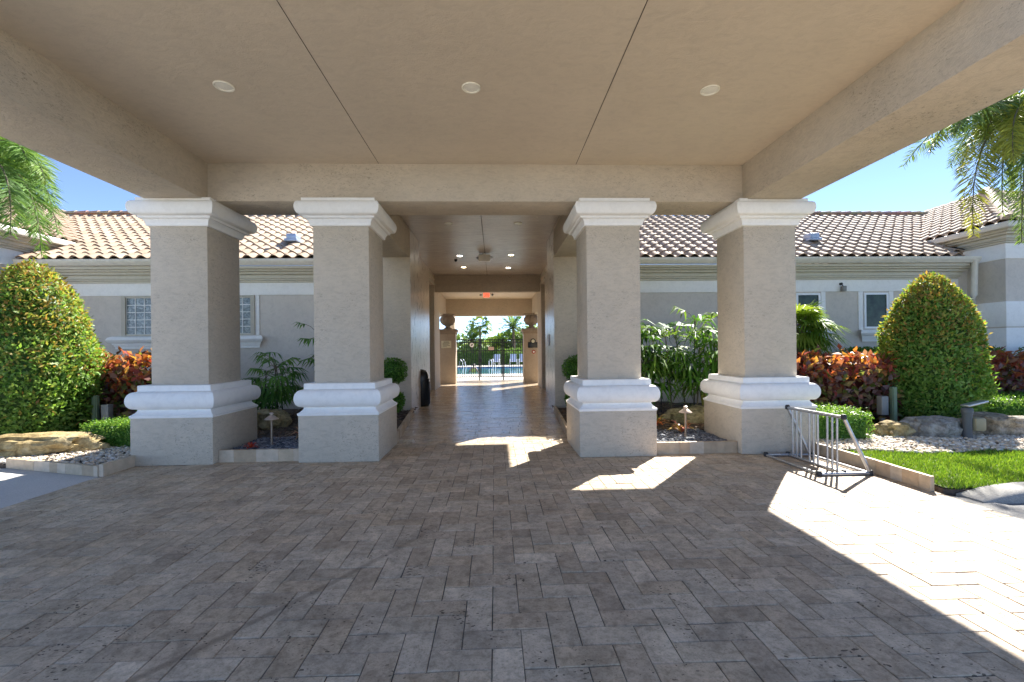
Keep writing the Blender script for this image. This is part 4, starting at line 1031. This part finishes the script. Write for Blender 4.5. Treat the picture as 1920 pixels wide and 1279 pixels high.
# left palm: crown just outside the frame at (-9.8, 8.3, 5.3)
def at(px, py, Y):                                       # a point of the place seen at a photo pixel, Y metres ahead
    v = (px-960)*rc-(py-656)*uc+F_PX*fw; k = Y/v.y; return Vector((0,0,1.5))+v*k
cl = Vector((-9.55, 8.6, 5.35))
fl = []
for (px, py, Y, cpx, cpy) in [(78,480,8.2,70,260),(100,395,8.6,60,235),(60,320,8.8,20,215),(-30,480,8.0,-20,250),(20,440,7.4,30,240),(60,440,8.9,70,290),(85,340,8.0,60,230),(40,420,8.4,50,270),(110,440,9.2,80,270),(50,300,7.6,30,220)]:
    fl.append(((0,0,4.95), at(cpx,cpy,Y)-Vector((cl.x,cl.y,.0)), at(px,py,Y)-Vector((cl.x,cl.y,0))))
for k in range(8):
    a = 2.0+k*.5; fl.append(((0,0,4.95), (math.cos(a)*1.0,math.sin(a)*1.0,6.1), (math.cos(a)*2.2,math.sin(a)*2.2,4.9)))
feather_palm((cl.x,cl.y,0), 5.0, fl, 'foxtail palm with drooping feathery fronds hanging in at the left edge', GF, 190, .44, .0095, group='foxtail palms at the frame edges', plum=1.1)
cl = Vector((10.35, 8.4, 6.25))
fl = []
for (px, py, Y, cpx, cpy) in [(1742,285,8.2,1800,150),(1825,440,7.9,1810,210),(1880,400,8.6,1870,190),(1915,455,8.2,1920,230),(1850,330,9.0,1850,150),(1935,330,7.6,1930,170),(1800,330,8.8,1830,170),(1900,300,7.4,1890,170),(1915,400,9.2,1910,220),(1790,250,7.6,1830,160),(1845,260,8.0,1880,150)]:
    fl.append(((0,0,6.0), at(cpx,cpy,Y)-Vector((cl.x,cl.y,0)), at(px,py,Y)-Vector((cl.x,cl.y,0))))
for k in range(8):
    a = -1.2+k*.5; fl.append(((0,0,6.0), (math.cos(a)*1.0,math.sin(a)*1.0,7.2), (math.cos(a)*2.3,math.sin(a)*2.3,5.8)))
feather_palm((cl.x,cl.y,0), 6.05, fl, 'foxtail palm with drooping feathery fronds hanging in at the right edge', GY, 190, .44, .0095, group='foxtail palms at the frame edges', plum=1.1)

# small plants in the slate beds
def bromeliad(loc, r, label, cols, n=22, up_=.8, group='bromeliads in the slate beds'):
    fm = FM()
    for k in range(n):
        a = k*2.399; el = random.uniform(.25, 1.25)*up_; d = Vector((math.cos(a)*math.cos(el), math.sin(a)*math.cos(el), math.sin(el))); l = r*random.uniform(.75,1.15)
        mid = d*l*.6+Vector((0,0,.02)); tip = d*l-Vector((0,0,l*.22)); s = d.cross(Vector((0,0,1))).normalized()
        fm.seg(Vector((0,0,0)), mid, s, r*.085, tip, jit(random.choice(cols),.2), Vector((0,0,1)))
    o = fm.build('bromeliad', m_brom, None); o.location = loc; return tag(o, label, 'bromeliad', group)
OR = [(.62,.18,.05),(.62,.28,.08),(.58,.10,.04),(.60,.38,.10)]; RD = [(.60,.05,.03),(.62,.10,.04),(.5,.03,.03)]
bromeliad((2.70,7.75,.16), .36, 'orange and green bromeliad left of the right path light', OR+[(.35,.38,.08)]*2)
bromeliad((3.0,7.3,.14), .28, 'peach and pink bromeliad at the foot of the right path light', [(.62,.32,.14),(.60,.20,.14),(.6,.42,.12)])
bromeliad((-3.05,7.45,.14), .32, 'pinkish tan bromeliad with red centre right of the left path light', [(.55,.32,.20),(.52,.38,.24),(.60,.08,.05)])
bromeliad((-3.52,6.72,.12), .14, 'small bright red bromeliad at the planter border', RD)
bromeliad((4.15,8.95,.12), .75, 'large olive bromeliad peeking from behind the rightmost column', [(.20,.24,.05),(.27,.28,.07),(.33,.30,.08)], 16, 1.0)
def round_shrub(loc, r, n, label, cols, name='round_shrub', L0=.07, W0=.022, sq=(1,1,.8), group=None):
    v = unit(rng.normal(0,1,(n,3))); p = v*r*np.array(sq)*(1+rng.normal(0,.1,(n,1))+.14*lump(v*2.5,1,loc[0])[:,None])
    V, F = cloud(p, v, L0, W0, .8, .25)
    o = np_mesh(name, V, [F], [pick(cols, n)], m_leaf); o.location = loc; return tag(o, label, 'shrub', group)
round_shrub((-4.95,9.45,.38), .46, 1300, 'dark green leafy shrub behind the leftmost column base', [(.03,.10,.02),(.05,.14,.03),(.07,.18,.03)])

# ------------------------------------------------------------------ gravel and grass
ICO = None
def pebbles(name, n, sampler, sz, cols, flat=.55, z=.06):
    bm = bmesh.new(); bmesh.ops.create_icosphere(bm, subdivisions=1, radius=1)
    iv = np.array([v.co[:] for v in bm.verts]); fi = np.array([[v.index for v in f.verts] for f in bm.faces]); bm.free()
    q = sampler(n); n = len(q)
    sc = sz*rng.uniform(.6,1.35,(n,1,1))*np.stack([rng.uniform(.8,1.3,n), rng.uniform(.6,1.0,n), np.full(n, flat)*rng.uniform(.7,1.2,n)], 1)[:,None,:]
    V = iv[None]*(1+rng.normal(0,.10,(n,len(iv),1)))*sc
    a = rng.uniform(0,2*np.pi,n); ca, sa = np.cos(a)[:,None], np.sin(a)[:,None]
    b = rng.normal(0,.35,n); cb, sb = np.cos(b)[:,None], np.sin(b)[:,None]
    x, y, zz = V[:,:,0], V[:,:,1], V[:,:,2]; y, zz = y*cb-zz*sb, y*sb+zz*cb; x, y = x*ca-y*sa, x*sa+y*ca
    V = np.stack([x+q[:,0:1], y+q[:,1:2], zz+z+rng.uniform(0,.012,(n,1))+q[:,2:3]], 2).reshape(-1,3)
    F = (fi[None]+np.arange(n)[:,None,None]*len(iv)).reshape(-1,3)
    C = np.repeat(pick(cols, n), len(fi), 0)
    o = np_mesh(name, V, [F], [C], m_peb); o['kind'] = 'stuff'; return o
def rect(x0, y0, x1, y1, cut=None, slope=0):
    def f(n):
        q = rng.random((n,3))*[x1-x0,y1-y0,0]+[x0,y0,0]
        if cut is not None: q = q[cut(q)]
        return q
    return f
WHT = [(.70,.60,.46),(.76,.68,.56),(.60,.49,.36),(.80,.74,.64),(.68,.53,.37),(.50,.45,.38)]
SLT = [(.10,.115,.15),(.15,.165,.20),(.22,.24,.28),(.07,.08,.10),(.30,.32,.36)]
pebbles('white_gravel', 5200, rect(-9.2,5.85,-4.9,7.9, lambda q: (q[:,1] > 6.36-(q[:,0]+6.5)*.33*1.0) & (q[:,0] < -4.93)), .026, WHT)
pebbles('white_gravel', 6800, rect(4.6,5.75,10.5,7.6, lambda q: q[:,1] > 6.05-(q[:,0]-4.6)*.10+.10*np.sin(q[:,0]*3)), .030, WHT, z=.08)
pebbles('slate_gravel', 3400, rect(-3.78,6.48,-2.68,8.1, lambda q: q[:,1] < 7.55+.35*(q[:,0]+3.78)+.1*np.sin(q[:,0]*6)), .026, SLT, .4, .11)
pebbles('slate_gravel', 3400, rect(2.25,6.46,3.43,8.1, lambda q: q[:,1] < 7.95-.35*(q[:,0]-2.25)+.1*np.sin(q[:,0]*6)), .026, SLT, .4, .11)
pebbles('mulch_chips', 2500, rect(-4.8,7.6,-1.9,11.5), .035, [(.10,.07,.05),(.15,.11,.08),(.07,.05,.04),(.2,.15,.1)], .3, .09)
pebbles('mulch_chips', 2500, rect(1.4,7.6,4.6,11.5), .035, [(.13,.08,.05),(.18,.12,.08),(.09,.06,.04),(.25,.17,.1)], .3, .09)
pebbles('mulch_chips', 2500, rect(4.7,7.2,10,9.5), .035, [(.13,.08,.05),(.18,.12,.08),(.09,.06,.04),(.25,.17,.1)], .3, .045)
pebbles('mulch_chips', 1500, rect(-9,7.6,-4.9,9.5), .035, [(.13,.08,.05),(.18,.12,.08),(.09,.06,.04),(.25,.17,.1)], .3, .045)

def grass(n):
    x0, y0, x1, y1 = 4.56, 4.45, 11, 6.15
    q = rng.random((n,3))*[x1-x0,y1-y0,0]+[x0,y0,.04]
    lim = np.where(q[:,0] < 5.25, 4.45+(q[:,0]-4.7)*.08, 4.49)
    q = q[(q[:,1] > lim) & (q[:,1] < 6.10-(q[:,0]-4.6)*.10+.05*np.sin(q[:,0]*5))]; n = len(q)
    d = rng.normal(0,.45,(n,3)); d[:,2] = 1
    V, F = leaf_quads(q, d, rng.normal(0,1,(n,3)), .065*rng.uniform(.6,1.3,n), .0045*rng.uniform(.8,1.4,n), .1, .25)
    o = np_mesh('grass', V, [F], [pick([(.16,.30,.03),(.22,.38,.04),(.28,.42,.06),(.12,.24,.03)], n)], m_grassb); o['kind'] = 'stuff'
grass(46000)
o = MB().add([(4.55,4.48,.055),(5.3,4.49,.055),(12,4.49,.055),(12,5.5,.055),(4.55,6.1,.055)], [(0,1,2,3,4)]).build('lawn', ground_mat('lawn_soil', (.09,.13,.03), (.14,.19,.04), 5)); o['kind'] = 'structure'

# ================================================================== BEYOND THE POOL
box_hedge(-7,46.2,7,47.4,0,1.45, 'long dark green hedge behind the pool chairs', 'pool_hedge', [(.12,.25,.05),(.16,.31,.07),(.21,.36,.09)], .16, .05, 110, .10, ins=.25)
BG = [(.14,.26,.06),(.19,.33,.08),(.25,.38,.09),(.30,.40,.11)]
G = 'trees beyond the pool'
for x, y, r, sq, z, lab in ((-1.9,52,1.5,(1.3,1,.75),1.5,'rounded green bush beyond the pool below the left palm'),(1.9,53,1.7,(1.2,1,.9),2.2,'taller green tree crown beyond the pool below the right palm'),(4.2,54,2.2,(1.1,1,1),2.2,'large green tree crown beyond the right pedestal'),(-5.2,54,2.2,(1.2,1,.9),1.6,'large green tree crown beyond the left pedestal'),(.1,55,1.6,(1.2,1,.9),1.6,'green bush beyond the pool behind the gate leaf')):
    t = empty('tree', (x,y,0), lab, 'tree', G)
    v = unit(rng.normal(0,1,(2600,3))); rad = rng.uniform(.55,1,(2600,1))**.5
    p = v*r*np.array(sq)*rad*(1+.25*lump(v*2.4,1,x)[:,None]); V, F = cloud(p+np.array([0,0,z]), v, .30, .10, .8, .2)
    np_mesh('crown', V, [F], [pick(BG, 2600)], m_leaf, t)
    MB().tube([(0,0,-.1),(.05,0,z)], .12, 8, r1=.07).build('trunk', m_wood, t)
def ring_fronds(h, n, L, e0=1.2, e1=-.5, seed=0):
    out = []
    for k in range(n):
        a = k*2.399+seed; el = e0+(e1-e0)*k/n; d = Vector((math.cos(a)*math.cos(el), math.sin(a)*math.cos(el), math.sin(el)))
        out.append(((0,0,h), Vector((0,0,h))+d*L*.6+Vector((0,0,.15)), Vector((0,0,h))+d*L-Vector((0,0,L*.25*math.cos(el)))))
    return out
PC = [(.10,.20,.05),(.14,.26,.07),(.18,.30,.10)]
G = 'palms beyond the pool'
feather_palm((-2.45,49.5,0), 2.5, ring_fronds(2.5, 30, 1.9), 'short feather palm beyond the pool on the left', PC, 24, .40, .045, .2, 'pool_palm', G, .3, .2)
feather_palm((2.05,50.5,0), 3.9, ring_fronds(3.9, 32, 2.1, seed=1), 'feather palm with upright crown beyond the pool on the right', PC, 24, .42, .045, .2, 'pool_palm', G, .3, .2)
fan_palm((-1.55,48.5,0), 4.0, 20, .75, 'tall fan palm with drooping round leaves beyond the pool in the middle', [(.12,.22,.05),(.16,.28,.07),(.22,.3,.08)], 1.6, 14, 'pool_fan_palm', G, .95, .12, .07)

# done
